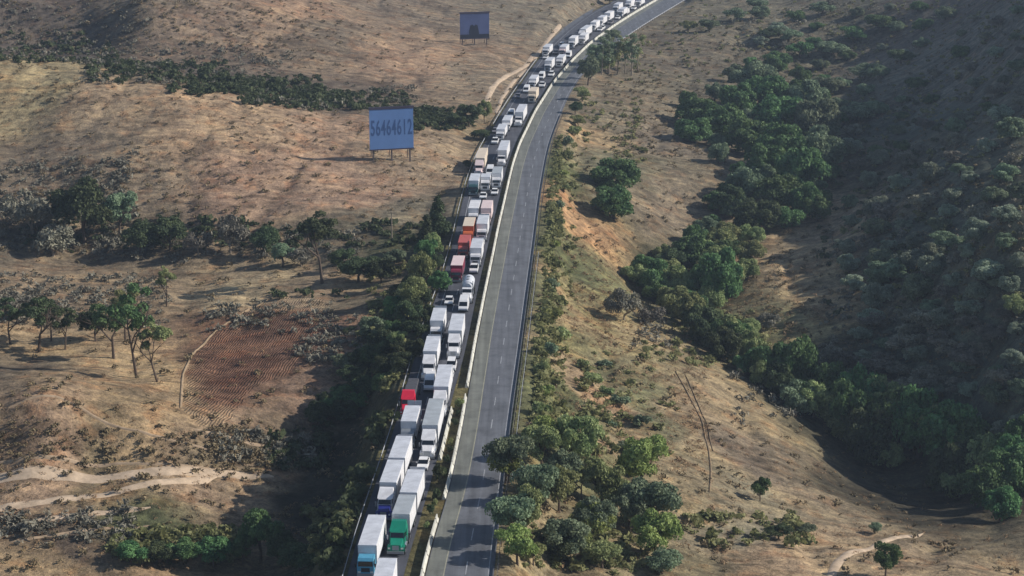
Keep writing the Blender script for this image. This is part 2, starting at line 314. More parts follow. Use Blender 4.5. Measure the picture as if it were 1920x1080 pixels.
# soil colour: ground cover, plus painted shade (left bank) and haze (right hillside)
soil_pts = [ # px,py,z, sRGB albedo
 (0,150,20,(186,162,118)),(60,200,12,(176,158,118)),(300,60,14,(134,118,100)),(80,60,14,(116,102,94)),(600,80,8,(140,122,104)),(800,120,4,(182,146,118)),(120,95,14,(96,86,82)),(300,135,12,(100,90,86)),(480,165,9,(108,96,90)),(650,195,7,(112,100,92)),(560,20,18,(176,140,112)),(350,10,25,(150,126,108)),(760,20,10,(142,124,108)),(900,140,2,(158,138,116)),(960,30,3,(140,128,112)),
 (200,220,10,(182,152,120)),(400,240,10,(190,156,122)),(600,260,6,(186,150,122)),(650,330,3,(186,148,122)),(450,370,0,(182,144,118)),(250,340,4,(158,136,112)),(60,330,4,(142,124,106)),(800,320,0,(172,146,118)),(740,380,0,(142,130,110)),
 (50,430,-4,(130,116,98)),(300,460,-6,(126,110,92)),(600,480,-6,(132,118,98)),(450,530,-6,(184,160,124)),(560,550,-6,(178,150,120)),(200,560,-6,(166,140,110)),(50,560,-6,(158,134,108)),
 (100,640,-5,(186,156,116)),(280,680,-5,(196,164,120)),(30,690,-4,(120,106,92)),(480,680,-7,(130,88,68)),(440,640,-6.5,(130,88,68)),(560,640,-6,(134,94,74)),(400,720,-7,(126,86,66)),(520,600,-6,(136,98,78)),(650,620,-6,(158,120,98)),(600,720,-8,(160,128,106)),(700,560,-4,(150,132,106)),(740,460,-4,(96,98,70)),(720,660,-6,(88,92,66)),
 (80,780,1,(186,150,120)),(250,780,-3,(184,152,112)),(420,770,-8,(168,138,110)),(200,850,-9,(126,110,84)),(450,860,-11,(134,116,92)),(520,850,-12,(110,100,80)),(100,930,-10,(156,130,102)),(380,930,-11,(178,146,118)),(500,930,-13,(170,142,112)),(150,1010,-12,(128,110,96)),(60,1060,-12,(176,146,108)),(300,1075,-13,(170,138,104)),(330,1010,-14,(92,100,66)),
 (620,930,-14,(58,58,50)),(660,960,-14,(58,58,50)),(600,870,-14,(62,60,52)),(620,1030,-12,(96,98,70)),(680,800,-8,(76,76,58)),  # near-black tones paint the deep shade of the left bank
 (1075,480,-4,(132,130,86)),(1080,560,-5,(136,130,86)),(1060,640,-4,(126,126,82)),(1050,760,-3,(120,122,78)),(1100,680,-6,(146,138,94)),(1140,860,-8,(132,130,90)),(1060,860,-5,(110,116,74)),(1250,700,-13,(150,138,98)),(1050,330,-2,(112,120,76)),(1040,500,-3,(110,116,76)),(1020,700,-2,(118,122,80)),(1020,560,-2,(122,124,84)),(1035,420,-2,(122,124,84)),(1000,760,-2,(116,120,78)),(1090,260,-3,(178,150,112)),(1100,420,-6,(196,148,100)),(1080,620,-6,(176,150,106)),(1060,560,-4,(186,150,106)),(1150,220,-4,(148,134,110)),(1230,250,-6,(142,126,108)),(1220,360,-9,(146,128,108)),(1150,300,-5,(140,134,104)),
 (1200,640,-12,(176,154,112)),(1100,720,-7,(190,156,120)),(1120,820,-7,(182,146,116)),(1180,740,-9,(128,128,92)),(1230,820,-10,(140,134,100)),(1300,700,-13,(170,146,112)),(1340,850,-13,(178,154,118)),(1300,760,-12,(176,150,116)),(1270,930,-11,(160,140,108)),(1420,850,-16,(140,122,104)),
 (1020,1050,-4,(164,144,108)),(1200,1060,-9,(140,126,96)),(1400,970,-13,(150,142,120)),(1500,1040,-14,(184,152,118)),(1600,1060,-14,(176,150,118)),(1450,500,-18,(184,158,120)),(1520,560,-17,(192,164,122)),(1480,600,-17,(180,160,108)),(1400,600,-19,(110,112,80)),(1560,430,-18,(178,154,124)),
 (1300,520,-22,(80,84,62)),(1500,720,-22,(70,70,56)),(1700,900,-23,(80,74,62)),(1600,300,-14,(104,98,82)),(1350,150,-5,(128,118,100)),(1250,100,-2,(128,116,100)),(1450,40,0,(134,126,108)),(1600,80,-5,(116,112,96)),
 (1700,450,-5,(96,106,96)),(1800,300,5,(96,106,96)),(1700,620,-10,(96,106,96)),(1850,600,0,(96,106,96)),(1850,100,16,(132,128,120)),(1700,20,12,(122,112,104)),(1700,230,-4,(96,106,96)),(1800,800,-20,(80,80,64))]  # cool grey-greens paint bluish haze over the shaded right hillside
spx = np.array([s[:3] for s in soil_pts], float); sx, sy = at(spx[:, 0], spx[:, 1], spx[:, 2])
sc = np.array([lin(s[3]) for s in soil_pts]); sc = (sc*.72+sc.mean(1, keepdims=True)*.28)*np.array([.73, .735, .715])
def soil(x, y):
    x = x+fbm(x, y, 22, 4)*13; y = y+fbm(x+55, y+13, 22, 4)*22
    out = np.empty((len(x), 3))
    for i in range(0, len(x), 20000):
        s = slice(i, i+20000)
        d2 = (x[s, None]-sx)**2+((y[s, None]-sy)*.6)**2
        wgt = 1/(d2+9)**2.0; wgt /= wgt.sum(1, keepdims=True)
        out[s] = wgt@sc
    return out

# fan of rows: fine in the photographed valley, coarse out to the horizon
rows = np.r_[np.linspace(-900, 100, 12)[:-1], np.linspace(100, 215, 30)[:-1], 215*(1050/215)**(np.linspace(0, 1, 620)), np.geomspace(1075, 6000, 30)]
u = np.r_[-np.geomspace(1.03, 9, 24)[::-1], np.linspace(-1, 1, 560), np.geomspace(1.03, 9, 24)]
hw = np.clip(.36*np.abs(rows), 95, 340); hw = np.where(rows > 1000, 340+(rows-1000)*.35, hw)
GX = u[None, :]*hw[:, None]; GY = np.repeat(rows[:, None], len(u), 1)
GZ = height(GX, GY)
V = np.stack([GX, GY, GZ], -1).reshape(-1, 3)
nr, nc = GX.shape
idx = np.arange(nr*nc).reshape(nr, nc)
F = np.stack([idx[:-1, :-1], idx[:-1, 1:], idx[1:, 1:], idx[1:, :-1]], -1).reshape(-1, 4)
cen = V[F].mean(1)
def inpoly(x, y, poly):
    r = np.zeros(len(x), bool); n = len(poly)
    for i in range(n):
        x1, y1 = poly[i]; x2, y2 = poly[(i+1) % n]
        c = ((y1 > y) != (y2 > y)) & (x < (x2-x1)*(y-y1)/(y2-y1+1e-12)+x1); r ^= c
    return r
fieldpx = [(352,690),(340,745),(345,775),(380,790),(420,785),(470,720),(540,690),(620,640),(640,590),(600,565),(520,562),(470,575),(400,625)]
field_poly = [at(a, b, -6.5) for a, b in fieldpx]
infield = inpoly(cen[:, 0]+fbm(cen[:, 0], cen[:, 1], 6, 2)*1.6, cen[:, 1]+fbm(cen[:, 0]+9, cen[:, 1], 6, 2)*2.5, field_poly)
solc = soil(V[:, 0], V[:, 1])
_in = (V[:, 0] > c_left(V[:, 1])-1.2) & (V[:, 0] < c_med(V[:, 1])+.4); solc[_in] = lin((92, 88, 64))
_lb = (V[:, 0] > c_left(V[:, 1])-9) & (V[:, 0] <= c_left(V[:, 1])-1.2) & (V[:, 1] < 420); solc[_lb] = solc[_lb]*.35+np.array(lin((74, 74, 56)))*.65  # soil darkened beside the guardrail to paint the bank's shade
def make_ground(name, mask, mat):
    f = F[mask]; used, inv = np.unique(f, return_inverse=True)
    me = mesh_np(name, V[used], inv.reshape(-1, 4), mat, True)
    ca = me.color_attributes.new('soil', 'FLOAT_COLOR', 'POINT')
    ca.data.foreach_set('color', np.c_[solc[used], np.ones(len(used))].astype(np.float32).ravel())
    return tag(link(name, me), kind='structure')
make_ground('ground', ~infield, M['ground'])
make_ground('ploughed_field', infield, M['plough'])

# ------------------------------------------------------------------ roads
def ribbon(name, fl, fr, z, mat, y0, y1, step=3.0, parent=None, kind='structure'):
    Y = np.arange(y0, y1+step, step); a = fl(Y); b = fr(Y)
    V_ = np.empty((len(Y)*2, 3)); V_[0::2] = np.c_[a, Y, np.full(len(Y), z)]; V_[1::2] = np.c_[b, Y, np.full(len(Y), z)]
    i = np.arange(len(Y)-1)*2
    o = link(name, mesh_np(name, V_, np.stack([i, i+1, i+3, i+2], -1), mat), parent)
    if kind: tag(o, kind=kind)
    return o
ribbon('congested_carriageway', c_left, c_trail, 0.0, M['asphalt_dark'], 100, 1300)
def med_r(Y): return c_med(Y)+.5
ribbon('open_carriageway', med_r, c_right, 0.0, M['asphalt'], 100, 1300)
ribbon('road_shoulder', lambda Y: c_med(Y)+.6, lambda Y: c_med(Y)+2.9, .004, M['shoulder'], 100, 1300)
bx = np.array([(14,745),(19,775),(24,805),(30,850),(37,910),(46,1000),(58,1150)], float)
def bc(Y): return np.interp(Y, bx[:, 1], bx[:, 0])
ribbon('side_road', lambda Y: bc(Y)-2.6, lambda Y: bc(Y)+5.0, -.006, M['asphalt'], 745, 1150)
V_ = []
def lane_line(name, f, wd, y0, y1, mat, dash=None, z=.008):
    vs = []; fs = []
    Y = y0
    step, gap = (dash if dash else (6.0, 0))
    while Y < y1:
        for a, b in ([(Y, Y+step)] if step <= 6 else [(Y, Y+step)]):
            n = len(vs); xa, xb = float(f(a)), float(f(b))
            vs += [(xa-wd, a, z), (xa+wd, a, z), (xb+wd, b, z), (xb-wd, b, z)]; fs.append((n, n+1, n+2, n+3))
        Y += step+gap
    return tag(link(name, mesh_np(name, vs, fs, mat)), kind='structure')
lane_line('lane_marking', lambda Y: (c_med(Y)+2.9+c_right(Y)-.8)/2, .08, 120, 1000, M['marking'], (4.5, 7.5))
lane_line('edge_marking', lambda Y: c_right(Y)-.75, .08, 120, 1000, M['marking'])
lane_line('yellow_edge_marking', lambda Y: c_med(Y)+3.0, .09, 120, 1000, M['yellow'])
lane_line('lane_marking', lambda Y: c_left(Y)*.5+c_trail(Y)*.5, .08, 120, 1000, M['marking'], (4.5, 7.5))
lane_line('edge_marking', lambda Y: c_left(Y)+1.6, .08, 120, 1000, M['marking'])
# dirt tracks draped on the ground
def track(name, pts, wd, mat, zoff=.20):
    P3 = [ground_at(a, b) for a, b in pts]; P3 = np.array(P3)[:, :2]
    d = np.r_[0, np.cumsum(np.hypot(*np.diff(P3, axis=0).T))]; n = int(d[-1]/.8)+2
    s = np.linspace(0, d[-1], n); x = np.interp(s, d, P3[:, 0]); y = np.interp(s, d, P3[:, 1])
    k = np.exp(-.5*(np.arange(-12, 13)/5)**2); k /= k.sum()
    x = np.convolve(np.pad(x, 12, mode='edge'), k, 'valid'); y = np.convolve(np.pad(y, 12, mode='edge'), k, 'valid')
    tx = np.gradient(x); ty = np.gradient(y); l = np.hypot(tx, ty)+1e-6; nx, ny = -ty/l, tx/l
    m = 9; cols = []
    for j in range(m):
        q = j/(m-1)*2-1
        ww = wd*(1+.28*(fbm(s+j*0, s*0+abs(q)*0+(3 if q > 0 else 9), 5, 2)))
        ww = ww*np.clip(np.minimum(s, s[-1]-s)/4, .05, 1)
        X = x+nx*q*ww; Y = y+ny*q*ww
        cols.append(np.c_[X, Y, height(X, Y)+zoff*(1-q*q*1.6)])
    V_ = np.stack(cols, 1).reshape(-1, 3); id_ = np.arange(n*m).reshape(n, m)
    F_ = np.stack([id_[:-1, :-1], id_[:-1, 1:], id_[1:, 1:], id_[1:, :-1]], -1).reshape(-1, 4)
    return tag(link(name, mesh_np(name, V_, F_, mat, True)), kind='structure')
track('dirt_track', [(-60,900),(0,899),(150,894),(300,888),(420,885),(490,888),(530,898)], 1.7, M['track'])
track('dirt_track', [(-40,870),(80,862),(190,868),(330,878),(450,880)], .5, M['track2'])
track('dirt_track', [(0,1020),(90,1004),(200,990),(300,985)], .5, M['track2'])
track('footpath', [(340,800),(420,815),(500,838),(560,850)], .5, M['track2'])
track('dirt_track', [(-60,962),(0,952),(120,935),(250,914),(345,905),(420,893)], 1.1, M['track'])
track('dirt_track', [(-60,1000),(0,988),(80,975),(160,965),(240,954),(300,952)], .9, M['track'])
track('footpath', [(338,770),(342,700),(362,660),(400,622),(440,598),(478,574),(520,556)], .34, M['track3'])
track('dirt_track', [(1555,1095),(1560,1060),(1590,1038),(1650,1016),(1740,1000)], 1.0, M['track'])
track('tyre_rut', [(1262,690),(1290,735),(1312,780),(1326,830),(1334,880),(1330,930)], .24, M['rut'])
track('tyre_rut', [(1284,700),(1306,750),(1328,800),(1338,850)], .16, M['rut'])
track('dirt_track', [(1004,100),(985,125),(950,142),(922,165),(908,200)], 1.2, M['track'])
track('dirt_track', [(990,128),(965,150),(940,185),(930,215)], 1.0, M['track'])
track('dirt_track', [(1052,45),(1030,72),(1000,112)], 1.2, M['track'])
track('dirt_track', [(0,775),(90,738),(150,760),(220,805),(330,830),(430,858),(500,880)], .4, M['track2'])

# ------------------------------------------------------------------ mesh builder for made things
class MB:
    def __init__(s): s.v = []; s.f = []
    def hexa(s, p):  # 8 points: bottom 4 ccw, top 4 ccw
        n = len(s.v); s.v += [tuple(q) for q in p]
        s.f += [(n, n+3, n+2, n+1), (n+4, n+5, n+6, n+7), (n, n+1, n+5, n+4), (n+1, n+2, n+6, n+5), (n+2, n+3, n+7, n+6), (n+3, n, n+4, n+7)]
        return s
    def box(s, x0, x1, y0, y1, z0, z1, b=0.0, ty=(0, 0), tx=0):
        # tx: inset of the top at the sides; ty: inset of the top at front / rear
        if b:
            s.hexa([(x0, y0, z0), (x1, y0, z0), (x1, y1, z0), (x0, y1, z0), (x0, y0, z1-b), (x1, y0, z1-b), (x1, y1, z1-b), (x0, y1, z1-b)])
            return s.hexa([(x0, y0, z1-b), (x1, y0, z1-b), (x1, y1, z1-b), (x0, y1, z1-b), (x0+b, y0+b, z1), (x1-b, y0+b, z1), (x1-b, y1-b, z1), (x0+b, y1-b, z1)])
        return s.hexa([(x0, y0, z0), (x1, y0, z0), (x1, y1, z0), (x0, y1, z0), (x0+tx, y0+ty[0], z1), (x1-tx, y0+ty[0], z1), (x1-tx, y1-ty[1], z1), (x0+tx, y1-ty[1], z1)])
    def cyl(s, a, b, r, n=12, r2=None):
        a = Vector(a); b = Vector(b); d = (b-a).normalized(); r2 = r if r2 is None else r2
        q = d.orthogonal().normalized(); p = d.cross(q); k = len(s.v)
        for c, rr in ((a, r), (b, r2)):
            for i in range(n):
                t = 2*math.pi*i/n; s.v.append(tuple(c+q*math.cos(t)*rr+p*math.sin(t)*rr))
        for i in range(n):
            j = (i+1) % n; s.f.append((k+i, k+j, k+n+j, k+n+i))
        s.f.append(tuple(k+n-1-i for i in range(n))); s.f.append(tuple(k+n+i for i in range(n)))
        return s
    def extr(s, prof, x0, x1, tx=None):
        """side profile (y, z) extruded across x; tx(z) gives the inset at height z"""
        n = len(prof); k = len(s.v)
        for x, sg in ((x0, 1), (x1, -1)):
            for y, z in prof: s.v.append((x+sg*(tx(z) if tx else 0), y, z))
        s.f.append(tuple(k+i for i in range(n))); s.f.append(tuple(k+n+n-1-i for i in range(n)))
        for i in range(n):
            j = (i+1) % n; s.f.append((k+j, k+i, k+n+i, k+n+j))
        return s
    def mesh(s, name, mat):
        me = bpy.data.meshes.new(name); me.from_pydata(s.v, [], s.f); me.materials.append(mat); me.update()
        return me
CACHE = {}
def part(name, key, mat, parent, build, label=None):
    k = (key, mat)
    if k not in CACHE:
        mb = MB(); build(mb); CACHE[k] = mb.mesh(name, M[mat])
    o = link(name, CACHE[k], parent)
    if label: o['label'] = label
    return o
def wheels(root, ys, w=1.05, r=.5, wd=.28):
    for y in ys:
        for sx_ in (-1, 1):
            x0 = sx_*(w); x1 = sx_*(w+wd)
            o = part('wheel', f'wheel{r}{w}{wd}{sx_}', 'black', root, lambda b: b.cyl((x0, 0, 0), (x1, 0, 0), r, 14))
            o.location = (0, y, r)
            part('rim', f'rim{r}{w}{wd}{sx_}', 'chrome', o, lambda b: b.cyl((x1, 0, 0), (x1+sx_*.02, 0, 0), r*.55, 10))
def q(v): return round(v*2)/2
# --- lorry pieces; front of every vehicle looks along -Y
def cargo_box(root, y0, y1, top, roofmat, sidemat, name='trailer', zb=1.15):
    L = y1-y0
    o = part(name, f'box{L:.1f}{top}{zb}', sidemat, root, lambda b: b.box(-1.29, 1.29, 0, L, zb, top-.06))
    o.location = (0, y0, 0)
    part('roof', f'roof{L:.1f}{top}', roofmat, o, lambda b: b.box(-1.31, 1.31, -.02, L+.02, top-.062, top, ty=(.03, .03), tx=.03))
    def trim(b):
        b.box(-1.325, -1.285, 0, L, zb-.1, zb+.06); b.box(1.285, 1.325, 0, L, zb-.1, zb+.06)
        for sx_ in (-1, 1):
            for yy in (.04, L-.04): b.box(sx_*1.30-.03, sx_*1.30+.03, yy-.06, yy+.06, zb, top-.07)
    part('side_rail', f'trim{L:.1f}{top}{zb}', 'silver', o, trim)
    part('rear_door', f'door{top}{zb}', sidemat, o, lambda b: (b.box(-1.2, -.01, L, L+.03, zb+.08, top-.15), b.box(.01, 1.2, L, L+.03, zb+.08, top-.15)))
    part('underframe', f'under{L:.1f}', 'chassis', o, lambda b: (b.box(-.55, -.4, .3, L-.1, .85, zb-.11), b.box(.4, .55, .3, L-.1, .85, zb-.11), b.box(-1.15, 1.15, L-.15, L-.05, .5, .62)))
    return o
def cab_over(root, y0, top, mat, ln=2.1):
    """flat-fronted cab; y0 is its front"""
    def body(b):
        b.extr([(0, .55), (ln, .55), (ln, top-.12), (ln-.15, top), (.45, top), (.16, top-.35), (0, 1.75)], -1.18, 1.18, lambda z: .09 if z > 1.9 else 0)
    o = part('cab', f'co{top}{ln}', mat, root, body); o.location = (0, y0, 0)
    def ws(b):
        b.hexa([(-1.03, -.012, 1.78), (1.03, -.012, 1.78), (1.03, .03, 1.78), (-1.03, .03, 1.78), (-.98, .118, top-.42), (.98, .118, top-.42), (.98, .16, top-.42), (-.98, .16, top-.42)])
    part('windshield', f'cows{top}', 'glass', o, ws)
    for sx_ in (-1, 1):
        part('side_window', f'cosw{sx_}{top}', 'glass', o, lambda b: b.box(sx_*1.12-.04, sx_*1.12+.04, .35, 1.35, 1.75, top-.45))
        part('mirror', f'com{sx_}', 'black', o, lambda b: b.box(sx_*1.36-.1, sx_*1.36+.1, -.12, -.04, 1.7, 2.25))
        part('headlight', f'coh{sx_}', 'lamp', o, lambda b: b.box(sx_*.88-.2, sx_*.88+.2, -.03, .02, .82, 1.05))
    part('grille', f'cog{top}', 'chassis', o, lambda b: b.box(-.6, .6, -.02, .02, .95, 1.55))
    part('bumper', 'cob', 'silver', o, lambda b: b.box(-1.2, 1.2, -.12, .25, .38, .72))
    return o
def cab_conv(root, y0, mat, hoodmat=None, sleeper=True, top=3.75):
    """long-nosed tractor; y0 front of bumper; length 6.6"""
    hm = hoodmat or mat
    def hood(b):
        b.hexa([(-.85, .25, .75), (.85, .25, .75), (1.02, 1.95, .75), (-1.02, 1.95, .75), (-.72, .32, 1.62), (.72, .32, 1.62), (.92, 1.95, 2.0), (-.92, 1.95, 2.0)])
        for s_ in (-1, 1):
            b.extr([(.35, .55), (.3, 1.0), (.55, 1.28), (1.1, 1.38), (1.6, 1.22), (1.8, .7), (1.55, .7), (1.3, 1.1), (.8, 1.1), (.6, .6)], s_*.84 if s_ > 0 else -1.2, 1.2 if s_ > 0 else -.84)
    def cabin(b):
        b.extr([(1.95, .7), (3.5, .7), (3.5, 2.75), (2.35, 2.75), (1.97, 2.02)], -1.08, 1.08, lambda z: .1 if z > 2.1 else 0)
        if sleeper: b.box(-1.2, 1.2, 3.5, 4.9, .8, 2.9)
    o = part('cab', f'cv{sleeper}', mat, root, cabin); o.location = (0, y0, 0)
    part('hood', 'cvh', hm, o, hood)
    if sleeper:
        part('wind_deflector', f'cvf{top}', mat, o, lambda b: b.extr([(2.5, 2.76), (4.85, 2.9), (4.85, top), (4.2, top), (3.0, 3.05)], -1.15, 1.15, lambda z: .12 if z > 3.2 else 0))
    part('windshield', 'cvw', 'glass', o, lambda b: b.hexa([(-.98, 1.955, 2.06), (.98, 1.955, 2.06), (.98, 2.0, 2.06), (-.98, 2.0, 2.06), (-.92, 2.3, 2.68), (.92, 2.3, 2.68), (.92, 2.36, 2.68), (-.92, 2.36, 2.68)]))
    for sx_ in (-1, 1):
        part('side_window', f'cvs{sx_}', 'glass', o, lambda b: b.box(sx_*1.04-.04, sx_*1.04+.04, 2.35, 3.2, 1.95, 2.6))
        part('mirror', f'cvm{sx_}', 'chrome', o, lambda b: b.box(sx_*1.38-.1, sx_*1.38+.1, 2.05, 2.13, 1.7, 2.4))
        part('headlight', f'cvl{sx_}', 'lamp', o, lambda b: b.box(sx_*.92-.16, sx_*.92+.16, .26, .31, 1.0, 1.22))
        part('exhaust_stack', f'cve{sx_}', 'chrome', o, lambda b: b.cyl((sx_*1.1, 5.05, .9), (sx_*1.1, 5.05, 3.7), .09, 8))
        part('fuel_tank', f'cvt{sx_}', 'chrome', o, lambda b: b.cyl((sx_*1.0, 2.2, .7), (sx_*1.0, 3.7, .7), .3, 10))
    part('grille', 'cvg', 'chrome', o, lambda b: b.hexa([(-.5, .225, .85), (.5, .225, .85), (.5, .27, .85), (-.5, .27, .85), (-.45, .29, 1.52), (.45, .29, 1.52), (.45, .33, 1.52), (-.45, .33, 1.52)]))
    part('bumper', 'cvb', 'chrome', o, lambda b: b.box(-1.22, 1.22, 0, .24, .38, .75))
    part('chassis', 'cvc', 'chassis', o, lambda b: b.box(-.45, .45, 1.0, 7.0, .65, .95))
    return o
def make_truck(kind, boxes, cabmat, roofmat, sidemat, top=4.05, hoodmat=None, sleeper=True, boxtop2=None, roof2=None):
    """boxes: list of cargo lengths front to back; returns root, total length. Origin at middle on the road"""
    conv = kind in ('semi', 'double', 'flat', 'tank')
    cl = 6.0 if conv and sleeper else (4.6 if conv else 2.25)
    if not conv: cl = 2.2
    L = cl+sum(boxes)+.9*(len(boxes)-1)
    root = bpy.data.objects.new({'semi': 'semi_truck', 'double': 'double_trailer_truck', 'flat': 'semi_truck', 'tank': 'tanker_truck', 'box': 'box_truck'}[kind], None); COL.objects.link(root)
    y = -L/2
    if conv:
        cab_conv(root, y, cabmat, hoodmat, sleeper)
        wheels(root, [y+1.1, y+cl-1.1, y+cl+.15])
    else:
        cab_over(root, y, min(2.85, top-.7), cabmat)
        part('chassis', f'boxch{boxes[0]:.1f}', 'chassis', root, lambda b: b.box(-.45, .45, -L/2+.6, L/2-.3, .6, .84))
        wheels(root, [y+1.15, y+cl+boxes[0]*.68] + ([y+cl+boxes[0]*.68+1.3] if boxes[0] > 6.5 else []))
    y += cl
    for i, l in enumerate(boxes):
        rm = roof2 if (i == 0 and roof2) else roofmat
        if kind == 'flat':
            o = part('trailer_bed', f'bed{l:.1f}', 'chassis', root, lambda b: b.box(-1.25, 1.25, 0, l, 1.0, 1.25)); o.location = (0, y, 0)
            part('tarpaulin', f'tarp{l:.1f}', sidemat, o, lambda b: (b.box(-1.18, 1.18, .3, l*.52, 1.252, 2.7, ty=(.25, .2), tx=.22), b.box(-1.15, 1.15, l*.56, l-.2, 1.252, 2.45, ty=(.2, .3), tx=.25)))
        elif kind == 'tank':
            o = part('tank', f'tank{l:.1f}', roofmat, root, lambda b: (b.cyl((0, .5, 2.45), (0, l-.5, 2.45), 1.22, 24), b.cyl((0, .5, 2.45), (0, .1, 2.45), 1.22, 24, .8), b.cyl((0, l-.5, 2.45), (0, l-.1, 2.45), 1.22, 24, .8))); o.location = (0, y, 0)
            part('hatch', f'hatch{l:.1f}', 'silver', o, lambda b: [b.cyl((0, l*t_, 3.62), (0, l*t_, 3.85), .32, 12) for t_ in (.3, .6)])
            part('underframe', f'tankfr{l:.1f}', 'chassis', o, lambda b: b.box(-.6, .6, .2, l-.2, .9, 1.3))
        else:
            cargo_box(root, y, y+l, top, rm, sidemat, 'trailer' if conv else 'cargo_box')
        if conv: wheels(root, [y+l-1.3, y+l-2.6])
        y += l+.9
    return root, L
def make_car(kind, mat):
    L, W, H, name = {'car': (4.4, 1.78, 1.46, 'car'), 'suv': (4.7, 1.88, 1.8, 'suv'), 'van': (5.6, 2.0, 2.35, 'van'), 'pickup': (5.4, 1.9, 1.78, 'pickup_truck')}[kind]
    root = bpy.data.objects.new(name, None); COL.objects.link(root); h = L/2; w = W/2
    if kind == 'car':
        prof = [(-h, .35), (-h+.02, .68), (-h+.35, .82), (-h+1.25, .93), (h-.9, .98), (h-.08, .92), (h, .5), (h-.05, .3), (-h+.1, .25)]; gl = (-h+1.2, h-.75, .93, 1.42, .62, .5)
    elif kind == 'suv':
        prof = [(-h, .4), (-h+.02, .85), (-h+.3, 1.02), (-h+1.2, 1.12), (h-.1, 1.15), (h, .6), (h-.05, .38), (-h+.1, .35)]; gl = (-h+1.15, h-.12, 1.12, 1.75, .55, .22)
    elif kind == 'van':
        prof = [(-h, .4), (-h+.02, .85), (-h+.55, 1.15), (-h+1.35, 1.9), (-h+1.75, 2.22), (-h+2.2, 2.34), (h-.06, 2.32), (h, 1.2), (h, .4)]; gl = None
    else:
        prof = [(-h, .45), (-h+.02, .9), (-h+.3, 1.03), (-h+1.4, 1.1), (h-1.7, 1.1), (h-1.7, .82), (h-.1, .82), (h-.1, 1.1), (h, 1.1), (h, .45)]; gl = (-h+1.3, h-1.72, 1.1, 1.72, .6, .2)
    b_ = part('body', kind, mat, root, lambda b: b.extr(prof, -w, w, lambda z: (.07 if z > .8 else 0)+(.1 if z > 1.9 else 0)))
    if kind == 'pickup':
        part('bed_side', 'pub', mat, root, lambda b: (b.box(-w+.02, -w+.14, h-1.7, h-.1, .82, 1.16), b.box(w-.14, w-.02, h-1.7, h-.1, .82, 1.16)))
    if gl:
        y0, y1, z0, z1, f_, r_ = gl
        o = part('windows', kind+'g', 'glass', root, lambda b: b.box(-w+.09, w-.09, y0, y1, z0+.002, z1, ty=(f_, r_), tx=.14))
        part('roof', kind+'r', mat, root, lambda b: b.box(-w+.2, w-.2, y0+f_-.04, y1-r_+.05, z1+.001, z1+.045, ty=(.05, .05), tx=.05))
    else:
        part('windshield', kind+'w', 'glass', root, lambda b: b.hexa([(-w+.16, -h+.60, 1.21), (w-.16, -h+.60, 1.21), (w-.16, -h+.68, 1.21), (-w+.16, -h+.68, 1.21), (-w+.2, -h+1.36, 1.93), (w-.2, -h+1.36, 1.93), (w-.2, -h+1.42, 1.90), (-w+.2, -h+1.42, 1.90)]))
    for s_ in (-1, 1):
        part('headlight', kind+f'h{s_}', 'lamp', root, lambda b: b.box(s_*(w-.3)-.18, s_*(w-.3)+.18, -h-.01, -h+.05, .6, .74))
        part('mirror', kind+f'm{s_}', mat, root, lambda b: b.box(s_*(w+.1)-.09, s_*(w+.1)+.09, -h+1.45, -h+1.58, .98, 1.12))
    part('bumper', kind+'b', 'chassis', root, lambda b: b.box(-w+.05, w-.05, -h-.03, -h+.04, .3, .5))
    wheels(root, [-h+.85, h-.9], w-.21, .33, .22)
    return root, L

